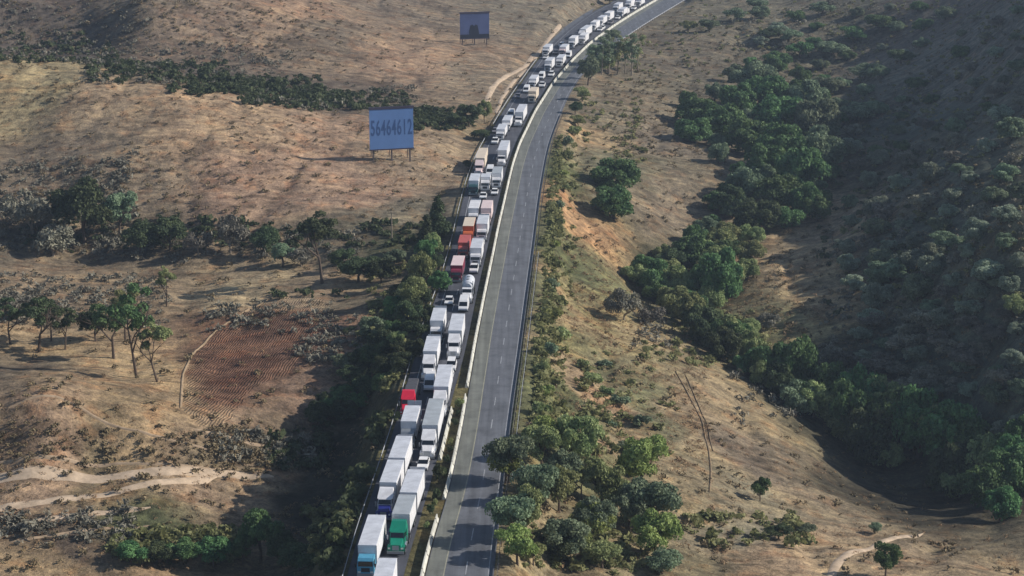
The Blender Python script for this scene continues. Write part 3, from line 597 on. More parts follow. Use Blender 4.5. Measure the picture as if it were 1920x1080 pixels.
# vehicles: kind, options, picture points along the roof from rear to front, label
JAM = 'vehicles queueing in the traffic jam'
W3 = ('roof_white', 'white')
veh = [
 ('box', dict(cab='lightblue'), [(708,965),(690,1027)], 'white box truck with a light blue cab, nearest the camera in the left lane'),
 ('semi', dict(cab='white'), [(735,1046),(718,1110)], 'white trailer cut off by the bottom edge of the photo, in the right lane'),
 ('double', dict(cab='white', hood='darkblue'), [(755,817),(744,857),(731,902)], 'long white double trailer truck with a dark blue hood in the left lane'),
 ('double', dict(cab='green', roof2='grey_roof', hood='green'), [(784,880),(774,922),(764,962)], 'double trailer truck pulled by a teal green tractor with a long hood'),
 ('car', dict(mat='carwhite'), [(795,854)], 'small white car behind the green truck in the right lane'),
 ('semi', dict(cab='white', roof='grey_roof'), [(820,747),(806,796)], 'white semi truck with pale grey trailer roof ahead of the small white car, right lane'),
 ('box', dict(cab='silver'), [(774,760),(767,789)], 'short white box truck with silver cab just ahead of the red tractor'),
 ('flat', dict(cab='red'), [(788,706),(783,738)], 'bright red tractor pulling a dark grey tarpaulin covered trailer'),
 ('semi', dict(cab='white'), [(827,685),(824,726)], 'white semi truck beside the red tractor, right lane'),
 ('semi', dict(cab='white'), [(812,634),(806,662)], 'white semi truck with rounded roof deflector behind the white van, left lane'),
 ('van', dict(mat='carwhite'), [(804,695)], 'white van just behind the dark tarpaulin trailer, left lane'),
 ('suv', dict(mat='carwhite'), [(849,668)], 'white sport utility car just ahead of the white semi with the sloping hood'),
 ('car', dict(mat='carwhite'), [(845,690)], 'white car squeezed beside the semi trailer at the end of the median barrier'),
 ('semi', dict(cab='white'), [(860,588),(853,620)], 'white semi truck with long hood beside the two left lane box trucks'),
 ('box', dict(cab='white'), [(825,577),(820,608)], 'tall white box truck beside the left guardrail at the bushes'),
 ('car', dict(mat='carwhite'), [(843,553)], 'small white car ahead of the maroon truck, left lane'),
 ('van', dict(mat='carwhite'), [(871,552)], 'white van in the right lane beside the small white car'),
 ('tank', dict(cab='white', sleeper=False, L=6.5), [(884,516),(875,541)], 'white round tanker truck in the right lane beside the maroon truck'),
 ('pickup', dict(mat='carwhite'), [(892,493)], 'white pickup behind the round tanker truck'),
 ('box', dict(cab='white'), [(901,452),(896,476)], 'white box truck in the right lane beside the faded red truck'),
 ('box', dict(cab='maroon', side='maroon', roof='pinkish', top=3.5), [(861,479),(858,497)], 'maroon truck with pale pink roof near the left guardrail'),
 ('box', dict(cab='salmon', side='salmon', roof='salmon', top=3.4), [(873,440),(870,455)], 'faded red truck between the orange truck and the maroon truck'),
 ('box', dict(cab='orange', side='orange', roof='cream'), [(882,407),(877,425)], 'truck with orange cab and cream roofed box, left lane'),
 ('box', dict(cab='white'), [(911,403),(907,422)], 'white box truck in the right lane beside the orange truck'),
 ('car', dict(mat='carwhite'), [(904,446)], 'small white car between two box trucks in the right lane'),
 ('box', dict(cab='white', roof='white'), [(892,375),(889,401)], 'bright white box truck right behind the orange cab truck'),
 ('box', dict(cab='pinkish', side='pinkish', roof='pinkish'), [(925,375),(922,392)], 'pinkish white box truck in the right lane by the median barrier'),
 ('semi', dict(cab='pinkish', roof='cream', side='cream'), [(907,277),(900,304)], 'long cream roofed semi truck nearest the far billboard side of the three abreast group'),
 ('box', dict(cab='teal', top=3.8), [(892,325),(889,342)], 'white box truck with dark teal cab, leftmost of the three abreast'),
 ('van', dict(mat='carwhite'), [(920,308)], 'white van in the middle file behind the middle box truck'),
 ('box', dict(cab='white', top=3.7, L=4.5), [(915,325),(912,338)], 'white box truck, middle one of the three abreast'),
 ('car', dict(mat='carwhite'), [(911,359)], 'white car in front of the middle truck of the three abreast'),
 ('box', dict(cab='white', roof='grey_roof', top=3.9), [(939,312),(936,335)], 'white and grey box truck, rightmost of the three abreast beside the barrier'),
 ('car', dict(mat='carwhite'), [(929,357)], 'white car tight behind the pinkish box truck'),
 ('semi', dict(cab='white', sleeper=False), [(953,263),(949,288)], 'white semi truck alone in the right lane behind the three abreast'),
 ('box', dict(cab='white', top=3.3), [(942,233),(938,245)], 'white box truck with a tall body ahead of the big white coach-like semi'),
 ('pickup', dict(mat='carwhite'), [(929,257)], 'white pickup behind the cream semi at the left road edge'),
 ('car', dict(mat='cargrey'), [(926,243)], 'grey car on the left shoulder beside the white box truck'),
 ('semi', dict(cab='white', sleeper=False), [(984,195),(975,218)], 'large white semi truck in the curve beside the dark roadside bush'),
 ('van', dict(mat='carwhite'), [(960,203)], 'white van in the left lane beside the large white semi in the curve'),
 ('box', dict(cab='white', top=3.2), [(954,216),(950,226)], 'white box truck ahead of the white van at the curve'),
 ('box', dict(cab='cream', side='cream', roof='cream', top=3.8), [(1008,163),(999,183)], 'cream truck in the right lane of the curve'),
 ('van', dict(mat='carwhite'), [(989,158)], 'white van beside the cream truck in the curve'),
 ('car', dict(mat='cargrey'), [(972,174)], 'grey car in the left lane next to the dirt tracks'),
 ('box', dict(cab='white', top=3.3), [(1004,140),(1000,148)], 'white box truck behind the white van in the curve'),
 ('pickup', dict(mat='carwhite'), [(1019,153)], 'white pickup following the cream truck'),
 ('suv', dict(mat='carwhite'), [(1038,135)], 'white sport utility car in the right lane of the curve'),
 ('van', dict(mat='carwhite'), [(1022,133)], 'white van between the pickup and the long truck of the curve'),
 ('box', dict(cab='white'), [(1038,107),(1029,120)], 'white box truck in the left lane below the side road'),
 ('box', dict(cab='white', top=3.5), [(1054,107),(1050,119)], 'white box truck in the right lane below the side road'),
 ('box', dict(cab='white', top=3.6), [(1031,82),(1027,92)], 'white box truck standing on the left shoulder where the side road leaves'),
 ('car', dict(mat='carwhite'), [(1024,102)], 'small white car parked ahead of the shoulder box truck'),
 ('box', dict(cab='pinkish', top=3.6), [(1064,82),(1060,92)], 'white box truck with pinkish cab in the left lane near the side road'),
 ('semi', dict(cab='white'), [(1101,52),(1093,72)], 'long white semi truck where the queue meets the side road'),
 ('box', dict(cab='white', roof='white'), [(1083,66),(1077,77)], 'bright white box truck beside the long semi near the side road'),
 ('box', dict(cab='white', roof='white', top=3.7), [(1121,37),(1115,47)], 'bright white box truck behind the long semi'),
 ('pickup', dict(mat='carwhite'), [(1129,50)], 'white pickup next to the barrier behind the long semi'),
 ('box', dict(cab='white', roof='white'), [(1148,21),(1139,31)], 'white box truck in the far left lane with a grey pickup beside it'),
 ('pickup', dict(mat='cargrey'), [(1150,37)], 'grey pickup beside the far median barrier'),
 ('car', dict(mat='carwhite'), [(1160,15)], 'far white car in the left lane'),
 ('box', dict(cab='white', top=3.5), [(1176,13),(1170,22)], 'far white box truck behind the grey pickup'),
 ('box', dict(cab='white', roof='white', top=3.8), [(1190,-2),(1183,7)], 'farthest white box truck in the left lane at the top edge'),
 ('suv', dict(mat='carwhite'), [(1197,10)], 'white sport utility car near the top edge by the barrier'),
 ('box', dict(cab='white', top=3.5), [(1212,-5),(1204,3)], 'farthest white box truck in the right lane, at the top edge'),
 ('van', dict(mat='carwhite'), [(1078,94)], 'white van right beside the barrier, following the long semi truck'),
 ('car', dict(mat='cargrey'), [(1043,93)], 'grey car in the left lane behind the curve box truck'),
 ('box', dict(cab='white', top=3.7, roof='white'), [(1107,62),(1101,71)], 'bright white box truck by the barrier beside the long semi truck'),
 ('van', dict(mat='carwhite'), [(1100,50)], 'white van in the left lane beside the bright box trucks near the side road'),
 ('box', dict(cab='white', top=3.8), [(1134,28),(1127,38)], 'white box truck in the left lane at the dark tree beyond the side road'),
 ('suv', dict(mat='carwhite'), [(1139,46)], 'white sport utility car by the barrier ahead of the grey pickup'),
 ('car', dict(mat='carwhite'), [(1166,29)], 'white car by the barrier behind the grey pickup'),
 ('box', dict(cab='white', top=3.7), [(1163,4),(1156,12)], 'white box truck at the top left of the queue beside the far white car'),
 ('van', dict(mat='carwhite'), [(1184,19)], 'white van by the barrier ahead of the farthest sport utility car'),
 ('suv', dict(mat='carwhite'), [(1055,78)], 'white sport utility car in the left lane beside the shoulder box truck'),
]
roots = []
for kind, op, pts, label in veh:
    if kind in ('car', 'suv', 'van', 'pickup'):
        root, L = make_car(kind, op['mat']); zt = {'car': 1.46, 'suv': 1.8, 'van': 2.34, 'pickup': 1.72}[kind]
        back = {'car': .8, 'suv': .3, 'van': 0.05, 'pickup': 1.8}[kind]
    else:
        top = op.get('top', 4.05 if kind != 'tank' else 3.67); zt = top; back = 0
        if kind == 'flat': zt = 2.6
        ys = [float(at(a, b, zt)[1]) for a, b in pts]
        ls = [max(4.5 if kind != 'semi' else 8, round((ys[i]-ys[i+1])/math.cos(tangent(ys[i]))*2)/2) for i in range(len(ys)-1)][::-1]
        if kind == 'box': ls = [min(l, 9.0 if op['cab'] != 'lightblue' else 11) for l in ls]
        if kind == 'double': ls = [l-.9 if i < 1 else l for i, l in enumerate(ls)]
        if kind == 'semi': ls = [min(l, 14.6) for l in ls]
        if 'L' in op: ls = [op['L']]
        root, L = make_truck(kind, ls, op['cab'], op.get('roof', 'roof_white'), op.get('side', 'darkgrey' if kind == 'flat' else 'white'), top, op.get('hood'), op.get('sleeper', True), None, op.get('roof2'))
    x, y = at(pts[0][0], pts[0][1], zt); x = float(x); y = float(y); th = tangent(y)
    x = min(x, float(c_trail(y))-1.75)
    fx, fy = -math.sin(th), -math.cos(th)
    root.location = (x+fx*(L/2-back), y+fy*(L/2-back), .0)
    root.rotation_euler = (0, 0, -th)
    tag(root, label, {'car': 'car', 'suv': 'car', 'van': 'van', 'pickup': 'pickup truck'}.get(kind, 'truck'), JAM)
    roots.append((root, L, label))
# nobody drives through anybody: near to far, push overlapping neighbours apart
pv_ = sorted([[root_, root_.location.x, root_.location.y, L_, lb_] for (root_, L_, lb_) in roots], key=lambda a: a[2])
for it in range(6):
    for i in range(len(pv_)):
        for j in range(i):
            a, b = pv_[i], pv_[j]
            th = tangent(a[2]); dx = a[1]-b[1]; dy = a[2]-b[2]
            lon = dx*math.sin(th)+dy*math.cos(th); lat = dx*math.cos(th)-dy*math.sin(th)
            need = (a[3]+b[3])/2+.5
            if abs(lat) < 2.75 and abs(lon) < need:
                if abs(lat) > 1.2 and it < 3:
                    push = (2.8-abs(lat))/2*(1 if lat > 0 else -1); a[1] += push; b[1] -= push
                elif it > 0: a[2] += need-abs(lon) if lon > 0 else 0; a[1] += (need-abs(lon))*math.tan(th)
        for c in (pv_[i],):
            c[1] = min(max(c[1], float(c_left(c[2]))+1.5), float(c_trail(c[2]))-1.5)
    pv_.sort(key=lambda a: a[2])
for a in pv_:
    d_ = math.hypot(a[1]-a[0].location.x, a[2]-a[0].location.y)
    if d_ > 2: print('MOVED %.1f %s' % (d_, a[4][:60]))
    a[0].location.x, a[0].location.y = a[1], a[2]; a[0].rotation_euler = (0, 0, -tangent(a[2]))
for i in range(len(pv_)):
    for j in range(i):
        a, b = pv_[i], pv_[j]; th = tangent(a[2]); dx = a[1]-b[1]; dy = a[2]-b[2]
        lon = abs(dx*math.sin(th)+dy*math.cos(th)); lat = abs(dx*math.cos(th)-dy*math.sin(th))
        if lat < 2.5 and lon < (a[3]+b[3])/2: print('OVERLAP %.1f lat %.1f: %s | %s' % (lat, (a[3]+b[3])/2-lon, a[4][:50], b[4][:50]))

# ------------------------------------------------------------------ barriers and rails
def barrier(label, f, y0, y1, name='concrete_barrier'):
    Y = np.arange(y0, y1, 4.0); prof = [(-.3, -.14), (-.3, .08), (-.12, .35), (-.08, .85), (.08, .85), (.12, .35), (.3, .08), (.3, -.14)]
    vs = []
    for yy in Y:
        x = float(f(yy))
        for a, b in prof: vs.append((x+a, yy, b))
    n = len(prof); fs = []
    for i in range(len(Y)-1):
        for j in range(n-1):
            fs.append((i*n+j, i*n+j+1, (i+1)*n+j+1, (i+1)*n+j))
    me = bpy.data.meshes.new(name); me.from_pydata(vs, [], fs+[tuple(range(n)), tuple(range((len(Y)-1)*n, len(Y)*n))[::-1]]); me.materials.append(M['concrete'])
    o = link(name, me); tag(o, label, 'barrier'); return o
barrier('pale concrete median barrier running up the curve beside the traffic jam', c_med, 322, 1250)
barrier('pale concrete barrier between the grassy median and the empty lanes at the bottom', lambda Y: c_med(Y)+.1, 268, 319)
barrier('short concrete barrier on the traffic side of the grassy median', lambda Y: c_trail(Y)+.45, 285, 311)
barrier('concrete barrier piece at the bottom edge beside the empty lanes', c_med, 200, 262)
def guardrail(label, f, y0, y1, mat, side):
    root = bpy.data.objects.new('guardrail', None); COL.objects.link(root); tag(root, label, 'guardrail')
    root.location = (float(f(y0)), y0, 0)
    Y = np.arange(y0, y1, 2.0); prof = [(0, .42), (.05, .47), (.05, .53), (0, .58), (.05, .63), (.05, .69), (0, .74)]
    vs = []
    for yy in Y:
        x = float(f(yy))-root.location.x
        for a, b in prof: vs.append((x+side*(a+.03), yy-y0, b))
    n = len(prof); fs = []
    for i in range(len(Y)-1):
        for j in range(n-1): fs.append((i*n+j, i*n+j+1, (i+1)*n+j+1, (i+1)*n+j))
    link('beam', mesh_np('beam', vs, fs, M[mat]), root)
    me = CACHE.get('gpost')
    if not me: mb = MB(); mb.box(-.07, .07, -.05, .05, -.6, .8); me = CACHE['gpost'] = mb.mesh('post', M['post'])
    for yy in np.arange(y0+1, y1, 4.0 if y1-y0 < 380 else (y1-y0)/96):
        o = link('post', me, root); o.location = (float(f(yy))-root.location.x-side*.08, yy-y0, 0)
guardrail('galvanised guardrail along the left edge of the jammed lanes', lambda Y: c_left(Y)-.5, 225, 560, 'rail', 1)
guardrail('far guardrail on the left edge before the side road', lambda Y: c_left(Y)-.5, 580, 720, 'rail', 1)
guardrail('dark weathered guardrail along the right edge of the empty lanes', lambda Y: c_right(Y)+.55, 225, 600, 'darkrail', -1)
guardrail('pale second rail behind the right edge of the empty lanes', lambda Y: c_right(Y)+1.25, 275, 420, 'rail', -1)
guardrail('thin rail beyond the empty lanes at the top of the curve', lambda Y: c_right(Y)+.6, 760, 1050, 'rail', -1)

# ------------------------------------------------------------------ billboards
def billboard(label, pxl, pxr, pyt, pyb, foot, panelmat, textfn):
    X, Y, Z = ground_at(*foot); X0, _ = at(pxl, pyb, Z); d = math.hypot(Y, HCAM-Z)*1.0
    s = FPX/(Y*CT+(HCAM-Z)*ST)
    Wd = (pxr-pxl)/s; zb = Z+(foot[1]-pyb)/s/math.cos(TILT); zt = zb+(pyb-pyt)/s/math.cos(TILT)
    root = bpy.data.objects.new('billboard', None); COL.objects.link(root)
    root.location = ((pxl+pxr)/2/1-960 and ((pxl+pxr)/2-960)/s, Y, Z); tag(root, label, 'billboard')
    h0, h1 = zb-Z, zt-Z
    root.rotation_euler = (0, 0, math.radians(15)); Wd *= 1.04
    mb = MB(); mb.box(-Wd/2, Wd/2, -.12, .12, h0, h1); pn = link('panel', mb.mesh('panel', panelmat), root)
    mb = MB(); mb.box(-Wd/2-.15, Wd/2+.15, -.2, .2, h1+.002, h1+.7); link('top_frame', mb.mesh('frame', M['chassis_blue']), root)
    mb = MB(); mb.box(-Wd/2-.15, Wd/2+.15, -.2, .2, h0-.35, h0-.002); link('bottom_frame', mb.mesh('frame', M['chassis_blue']), root)
    for k in (-.42, 0, .42):
        mb = MB(); mb.box(-.2, .2, .14, .5, -4, h1-.5); o = link('post', mb.mesh('post', M['post']), root); o.location = (Wd*k, 0, 0)
        mb = MB(); mb.cyl((0, .5, h1*.8), (0, 4.2, -.6), .12, 8); link('brace', mb.mesh('brace', M['post']), o)
    textfn(root, Wd, h0, h1)
    return root
M['chassis_blue'] = simple('dark_billboard_frame', (66, 62, 84), .6, 0, .2, .5)
M['bb_blue'] = simple('faded_blue_panel', (100, 138, 194), .7, 0, .12, .15)
M['bb_ink'] = simple('dark_blue_lettering', (58, 92, 144), .7, 0, .1, 1)
M['bb_night'] = simple('blue_grey_print', (84, 98, 142), .7, 0, .25, .12)
M['bb_dark'] = simple('dark_blue_print', (30, 38, 62), .7, 0, .3, .4)
def text_a(root, Wd, h0, h1):
    cu = bpy.data.curves.new('number', 'FONT'); cu.body = '56464612'; cu.size = 1; cu.align_x = 'CENTER'; cu.align_y = 'CENTER'; cu.offset = .015; cu.extrude = .012; cu.space_character = 1.12
    t = bpy.data.objects.new('tmp', cu); COL.objects.link(t); bpy.context.view_layer.update()
    me = bpy.data.meshes.new_from_object(t); bpy.data.objects.remove(t)
    me.materials.clear(); me.materials.append(M['bb_ink'])
    co = np.array([v.co[:] for v in me.vertices]); wx = np.ptp(co[:, 0]); wy = np.ptp(co[:, 1])
    o = link('number', me, root); sxx = Wd*.94/wx; syy = (h1-h0)*.40/wy
    c = (co.max(0)+co.min(0))/2
    for v in me.vertices: v.co = ((v.co.x-c[0])*sxx, -.135-v.co.z*1.0, (v.co.y-c[1])*syy)
    o.location = (0, 0, h0+(h1-h0)*.54)
def text_b(root, Wd, h0, h1):
    H_ = h1-h0
    mb = MB(); prof = [(-.17, 0), (-.17, .28), (-.13, .52), (-.06, .56), (0, .5), (.06, .56), (.12, .52), (.16, .28), (.2, 0)]
    n = len(prof); mb.v = [(a*Wd-.02*Wd, -.125, h0+b*H_) for a, b in prof]+[(a*Wd-.02*Wd, -.15, h0+b*H_) for a, b in prof]
    mb.f = [tuple(range(n, 2*n))]+[(i, (i+1) % n, n+(i+1) % n, n+i) for i in range(n)]
    link('dark_figure_print', mb.mesh('print', M['bb_dark']), root)
    mb = MB(); mb.box(-Wd*.5, Wd*.5, -.128, -.121, h0, h0+H_*.16); link('dark_band_print', mb.mesh('band', M['bb_dark']), root)
billboard('large faded blue billboard with a row of dark digits on the brown slope', 695, 775, 207, 279, (735, 302), M['bb_blue'], text_a)
billboard('smaller dark blue billboard with a dark shape, on the far slope near the top', 863, 917, 28, 72, (890, 84), M['bb_night'], text_b)
def pole(px, py, h, label):
    X, Y, Z = ground_at(px, py); root = bpy.data.objects.new('utility_pole', None); COL.objects.link(root); root.location = (X, Y, Z); tag(root, label, 'pole')
    mb = MB(); mb.cyl((0, 0, -.5), (0, 0, h), .16, 8, .11); link('mast', mb.mesh('mast', M['palebark']), root)
    mb = MB(); mb.box(-.9, .9, -.06, .06, h-.5, h-.36); link('crossarm', mb.mesh('crossarm', M['palebark']), root)
pole(735, 452, 7.5, 'pale wooden pole standing on the slope below the large billboard')

# ------------------------------------------------------------------ trees
def leaves(cent, rad, n, size, rg, flat=1.0, thin=1.0):
    """n leaf quads on the skins of lumps cent/rad"""
    cent = np.asarray(cent); rad = np.asarray(rad); pr = rad**2/np.sum(rad**2)
    k = rg.choice(len(cent), n, p=pr); d = rg.normal(size=(n, 3)); d /= np.linalg.norm(d, axis=1)[:, None]
    d[:, 2] = np.where(d[:, 2] < -.35, -d[:, 2], d[:, 2])
    c = cent[k]+d*rad[k][:, None]*(rg.uniform(.62, 1.08, (n, 1)))*np.array([1, 1, flat])
    nn = d+rg.normal(size=(n, 3))*.75; nn /= np.linalg.norm(nn, axis=1)[:, None]
    a = np.cross(nn, rg.normal(size=(n, 3))); a /= np.linalg.norm(a, axis=1)[:, None]; b = np.cross(nn, a)
    s = size*rg.uniform(.6, 1.3, (n, 1))/2; a = a*s; b = b*s*thin
    V_ = np.stack([c-a-b, c+a-b*.6, c+a*.7+b, c-a*.8+b*.9], 1).reshape(-1, 3)
    return V_, np.arange(4*n).reshape(-1, 4)
def branchy(b, p, d, l, r, depth, rg, tips, spread=.55, n=2):
    e = p+d*l; b.cyl(p, e, r, 7 if depth > 1 else 5, r*.62)
    if depth == 0: tips.append(e); return
    for i in range(n+(1 if rg.random() < .4 else 0)):
        q_ = Vector(rg.normal(size=3))*spread; q_.z = abs(q_.z)*.4
        branchy(b, e if i else p+d*l*.8, (d*.8+q_).normalized(), l*rg.uniform(.6, .85), r*.6, depth-1, rg, tips, spread, n)
PROTO = {}
def proto(kind, v):
    key = (kind, v)
    if key in PROTO: return PROTO[key]
    rg = np.random.default_rng(hash_(kind)*13+v*101)
    tips = []; mb = MB()
    def lumps(n, rx, rz, zc, r0, r1, top=1.0):
        c = []; r = []
        while len(c) < n:
            p = rg.uniform(-1, 1, 3)
            if np.linalg.norm(p) > 1 or (np.linalg.norm(p) < .35): continue
            c.append([p[0]*rx, p[1]*rx, zc+p[2]*rz]); r.append(rg.uniform(r0, r1)*(1-.25*abs(p[2])))
        return np.array(c), np.array(r)
    if kind == 'broad':      # dense round crown, height 8, radius 4.4
        branchy(mb, Vector((0, 0, -.5)), Vector((rg.normal()*.08, rg.normal()*.08, 1)).normalized(), 2.4, .32, 2, rg, tips)
        c, r = lumps(22, 3.5, 2.4, 4.6, 1.1, 1.9); V_, F_ = leaves(c, r, 6000, .33, rg, .85)
    elif kind == 'thick':    # crown down to the ground, height 7, radius 4.6
        branchy(mb, Vector((0, 0, -.5)), Vector((0, 0, 1)), 1.3, .34, 2, rg, tips, .8)
        c, r = lumps(30, 3.6, 2.6, 3.2, 1.2, 1.9); V_, F_ = leaves(c, r, 8000, .36, rg, .85)
    elif kind == 'open':     # open crown, tall clear trunk, height 12
        branchy(mb, Vector((0, 0, -.6)), Vector((rg.normal()*.1, rg.normal()*.1, 1)).normalized(), 4.8, .26, 3, rg, tips, .5)
        c, r = lumps(15, 3.1, 2.7, 8.6, .75, 1.35); V_, F_ = leaves(c, r, 3200, .30, rg, .8)
    elif kind == 'bare':     # leafless twiggy crown, height 5
        branchy(mb, Vector((0, 0, -.4)), Vector((0, 0, 1)), 1.2, .2, 3, rg, tips, .8)
        c, r = lumps(16, 2.5, 1.6, 2.7, .8, 1.4); V_, F_ = leaves(c, r, 2100, .55, rg, .9, .3)
    elif kind == 'spire':    # dark upright tree, height 10
        mb.cyl((0, 0, -.5), (0, 0, 8.8), .24, 8, .05)
        c = []; r = []
        for i in range(26):
            t = i/25; a = rg.uniform(0, 6.28); rr = (1-t)*2.0+.2; c.append([math.cos(a)*rr*.6, math.sin(a)*rr*.6, 1.3+t*8.2]); r.append(.45+(1-t)*.85)
        V_, F_ = leaves(np.array(c), np.array(r), 2600, .38, rg, 1.0)
    elif kind == 'slim':     # thin tall trunk with a small feathery crown, height 13
        mb.cyl((0, 0, -.5), (rg.normal()*.25, rg.normal()*.25, 10.5), .17, 7, .05)
        c = []; r = []
        for i in range(12):
            t = i/11; c.append([rg.normal()*.7, rg.normal()*.7, 4.5+t*8.2]); r.append(rg.uniform(.45, .95))
        V_, F_ = leaves(np.array(c), np.array(r), 900, .36, rg, 1.1, .7)
    else:                    # bush, height 2.6 radius 1.9
        mb.cyl((0, 0, -.3), (0.05, 0, 1.2), .08, 6, .04); mb.cyl((0, 0, 0), (.6, .3, 1.1), .05, 5, .02); mb.cyl((0, 0, 0), (-.5, .4, 1.0), .05, 5, .02)
        c, r = lumps(9, 1.25, .7, .95, .5, .95); V_, F_ = leaves(c, r, 620, .32, rg, .8)
    PROTO[key] = (mb, V_, F_); return PROTO[key]
def hash_(s): return sum((i+1)*ord(c) for i, c in enumerate(s)) % 9973
H0 = {'thick': 6.6, 'broad': 8.0, 'open': 12.0, 'bare': 5.0, 'spire': 10.0, 'slim': 13.0, 'bush': 2.4}
R0 = {'thick': 4.8, 'broad': 4.7, 'open': 4.0, 'bare': 3.4, 'spire': 2.3, 'slim': 1.4, 'bush': 1.9}
NM = {'thick': 'bushy_tree', 'broad': 'broadleaf_tree', 'open': 'eucalyptus_tree', 'bare': 'leafless_tree', 'spire': 'cypress_tree', 'slim': 'slender_tree', 'bush': 'bush'}
TM = {}
def tree(kind, mat, px, py, wpx, hpx, label, group, cat=None):
    """px,py: foot of the tree in the picture; wpx, hpx: its size there"""
    X, Y, Z = ground_at(px, py); s = FPX/(Y*CT+(HCAM-Z)*ST)
    v = random.randrange(5); mb, V_, F_ = proto(kind, v)
    kc = (kind, v, mat)
    if kc not in TM:
        TM[kc] = (mesh_np('crown', V_, F_, M[mat]), mb.mesh('trunk', M['palebark' if kind in ('slim', 'bare') else 'bark']) if (kind, v) else None)
    root = bpy.data.objects.new(NM[kind], None); COL.objects.link(root); root.location = (X, Y, Z)
    sw = wpx/s/2/R0[kind]; sh = hpx/s/H0[kind]
    root.scale = (sw, sw*random.uniform(.9, 1.1), sh); root.rotation_euler = (0, 0, random.uniform(0, 6.28))
    link('foliage' if kind == 'bush' else 'crown', TM[kc][0], root); link('stem' if kind == 'bush' else 'trunk', TM[kc][1], root)
    tag(root, label, cat or ('bush' if kind == 'bush' else 'tree'), group)
    return root
ORD = ['nearest', 'second nearest', 'third nearest', 'fourth nearest', 'fifth nearest', 'sixth nearest', 'seventh nearest', 'eighth nearest', 'ninth nearest', 'tenth nearest']
def cluster(what, where, group, rows):
    """rows: kind, material, px, py, w, h; labels rank the trees by nearness to the camera"""
    rows = sorted(rows, key=lambda r: -r[3])
    for i, r in enumerate(rows):
        far_i = len(rows)-1-i
        rank = ORD[i] if i < 10 else ('farthest' if far_i == 0 else ORD[far_i].replace('nearest', 'farthest') if far_i < 10 else 'middle')
        lab = f'{rank} {what} {where}'; n_ = len(lab.split())
        if n_ > 16: print('LONG', n_, lab)
        tree(*r, lab, group)
B, O, N, SP, SL, BU = 'broad', 'open', 'bare', 'spire', 'slim', 'bush'
G, OL, DK, YE, GR, BG = 'f_dense', 'f_olive', 'f_dark', 'f_yellow', 'f_grey', 'f_bluegrey'
cluster('tree', 'in the upper left bushy drainage', 'trees along the upper left drainage', [(B,DK,160,455,130,125),(B,BG,225,440,80,90),(N,GR,60,440,110,90),(N,GR,100,480,90,60),(B,DK,262,478,80,70),(B,DK,318,470,84,66),(N,GR,372,480,60,50),(N,GR,432,475,80,76)])
cluster('tree', 'near the lone spreading tree above the ploughed field', 'trees above the ploughed field', [(B,DK,494,478,60,60),(B,BG,530,500,60,46),(O,DK,605,532,108,140),(N,GR,565,500,60,40),(B,DK,672,528,96,52),(B,DK,715,530,60,46),(O,OL,312,575,50,80),(B,DK,640,510,60,50)])
cluster('tree', 'of the grove on the dry slope at the left', 'trees of the left grove', [(O,DK,72,660,90,110),(O,DK,20,645,70,92),(O,DK,122,655,60,86),(O,G,213,672,90,118),(O,G,257,708,110,188),(O,OL,296,716,80,120),(O,DK,96,640,60,80),(B,DK,180,640,70,66),(N,GR,40,600,70,60),(O,OL,235,640,70,110)])
cluster('roadside tree', 'on the bank left of the jammed lanes', 'roadside trees on the left bank', [(SP,DK,822,450,52,86),(SP,DK,800,470,44,70),(B,OL,795,545,64,84),(B,OL,770,580,60,70),(B,G,800,510,50,70),(B,DK,765,620,64,60),(B,G,742,600,50,50),(B,OL,815,490,40,60)])
cluster('bush or low tree', 'on the shaded bank left of the highway', 'bushes on the left bank', [(B,BG,700,640,60,50),(B,DK,722,668,60,54),(B,G,690,700,62,54),(B,DK,660,725,60,44),(B,BG,640,700,50,40),(B,G,640,760,56,40),(B,DK,612,765,40,34),(B,OL,745,655,44,40),(B,DK,720,705,56,44),(B,DK,600,790,60,36)])
cluster('green tree', 'at the bottom left below the shaded embankment', 'trees at the bottom left', [(B,G,488,1052,96,104),(B,G,455,1060,60,70),(B,DK,528,1062,70,70),(B,OL,600,1052,60,54),(B,OL,632,1030,40,44),(B,G,400,1062,80,60),(B,G,345,1058,76,52),(B,DK,300,1062,70,52),(B,G,245,1058,70,44),(B,DK,560,1078,80,60)])
cluster('dark bush', 'beside the large billboard at the road', 'bushes near the billboards', [(B,DK,880,238,60,44),(B,DK,856,240,44,30),(B,OL,908,232,30,46),(B,DK,905,262,50,22),(BU,DK,875,315,22,18),(B,BG,740,500,50,36)])
cluster('bushy round tree', 'of the pair on the right embankment', 'pair of round trees on the right embankment', [('thick',G,1152,356,98,62),('thick',G,1150,410,92,66)])
cluster('big tree', 'covering the right edge of the empty lanes at the bottom', 'trees over the right road edge', [(B,BG,955,905,108,104),(B,OL,1015,880,80,92),(B,OL,985,1010,84,110),(B,OL,1048,960,90,104),(B,DK,1062,860,70,60),(B,OL,1010,940,70,70)])
cluster('leafy tree', 'on the lower slope right of the road', 'trees on the lower right slope', [(B,YE,1112,1015,84,84),(B,OL,1150,960,80,70),(B,BG,1222,1010,120,120),(B,BG,1180,1000,80,90),(O,OL,1090,940,60,86),(B,OL,1130,1065,80,60),(B,DK,1060,1050,80,56),(B,BG,1240,1075,80,50),(B,OL,1000,1060,60,50),(B,YE,1080,1040,60,60)])
cluster('low shrub', 'on the middle slope right of the road', 'shrubs on the middle right slope', [(BU,BG,1165,760,51,26),(BU,BG,1200,800,48,26),(BU,BG,1150,800,40,22),(BU,OL,1110,720,48,24),(BU,BG,1212,850,41,30),(BU,BG,1170,850,48,24),(BU,BG,1130,690,43,21),(BU,OL,1090,690,35,20),(BU,BG,1190,890,48,21),(BU,OL,1140,740,40,20)])
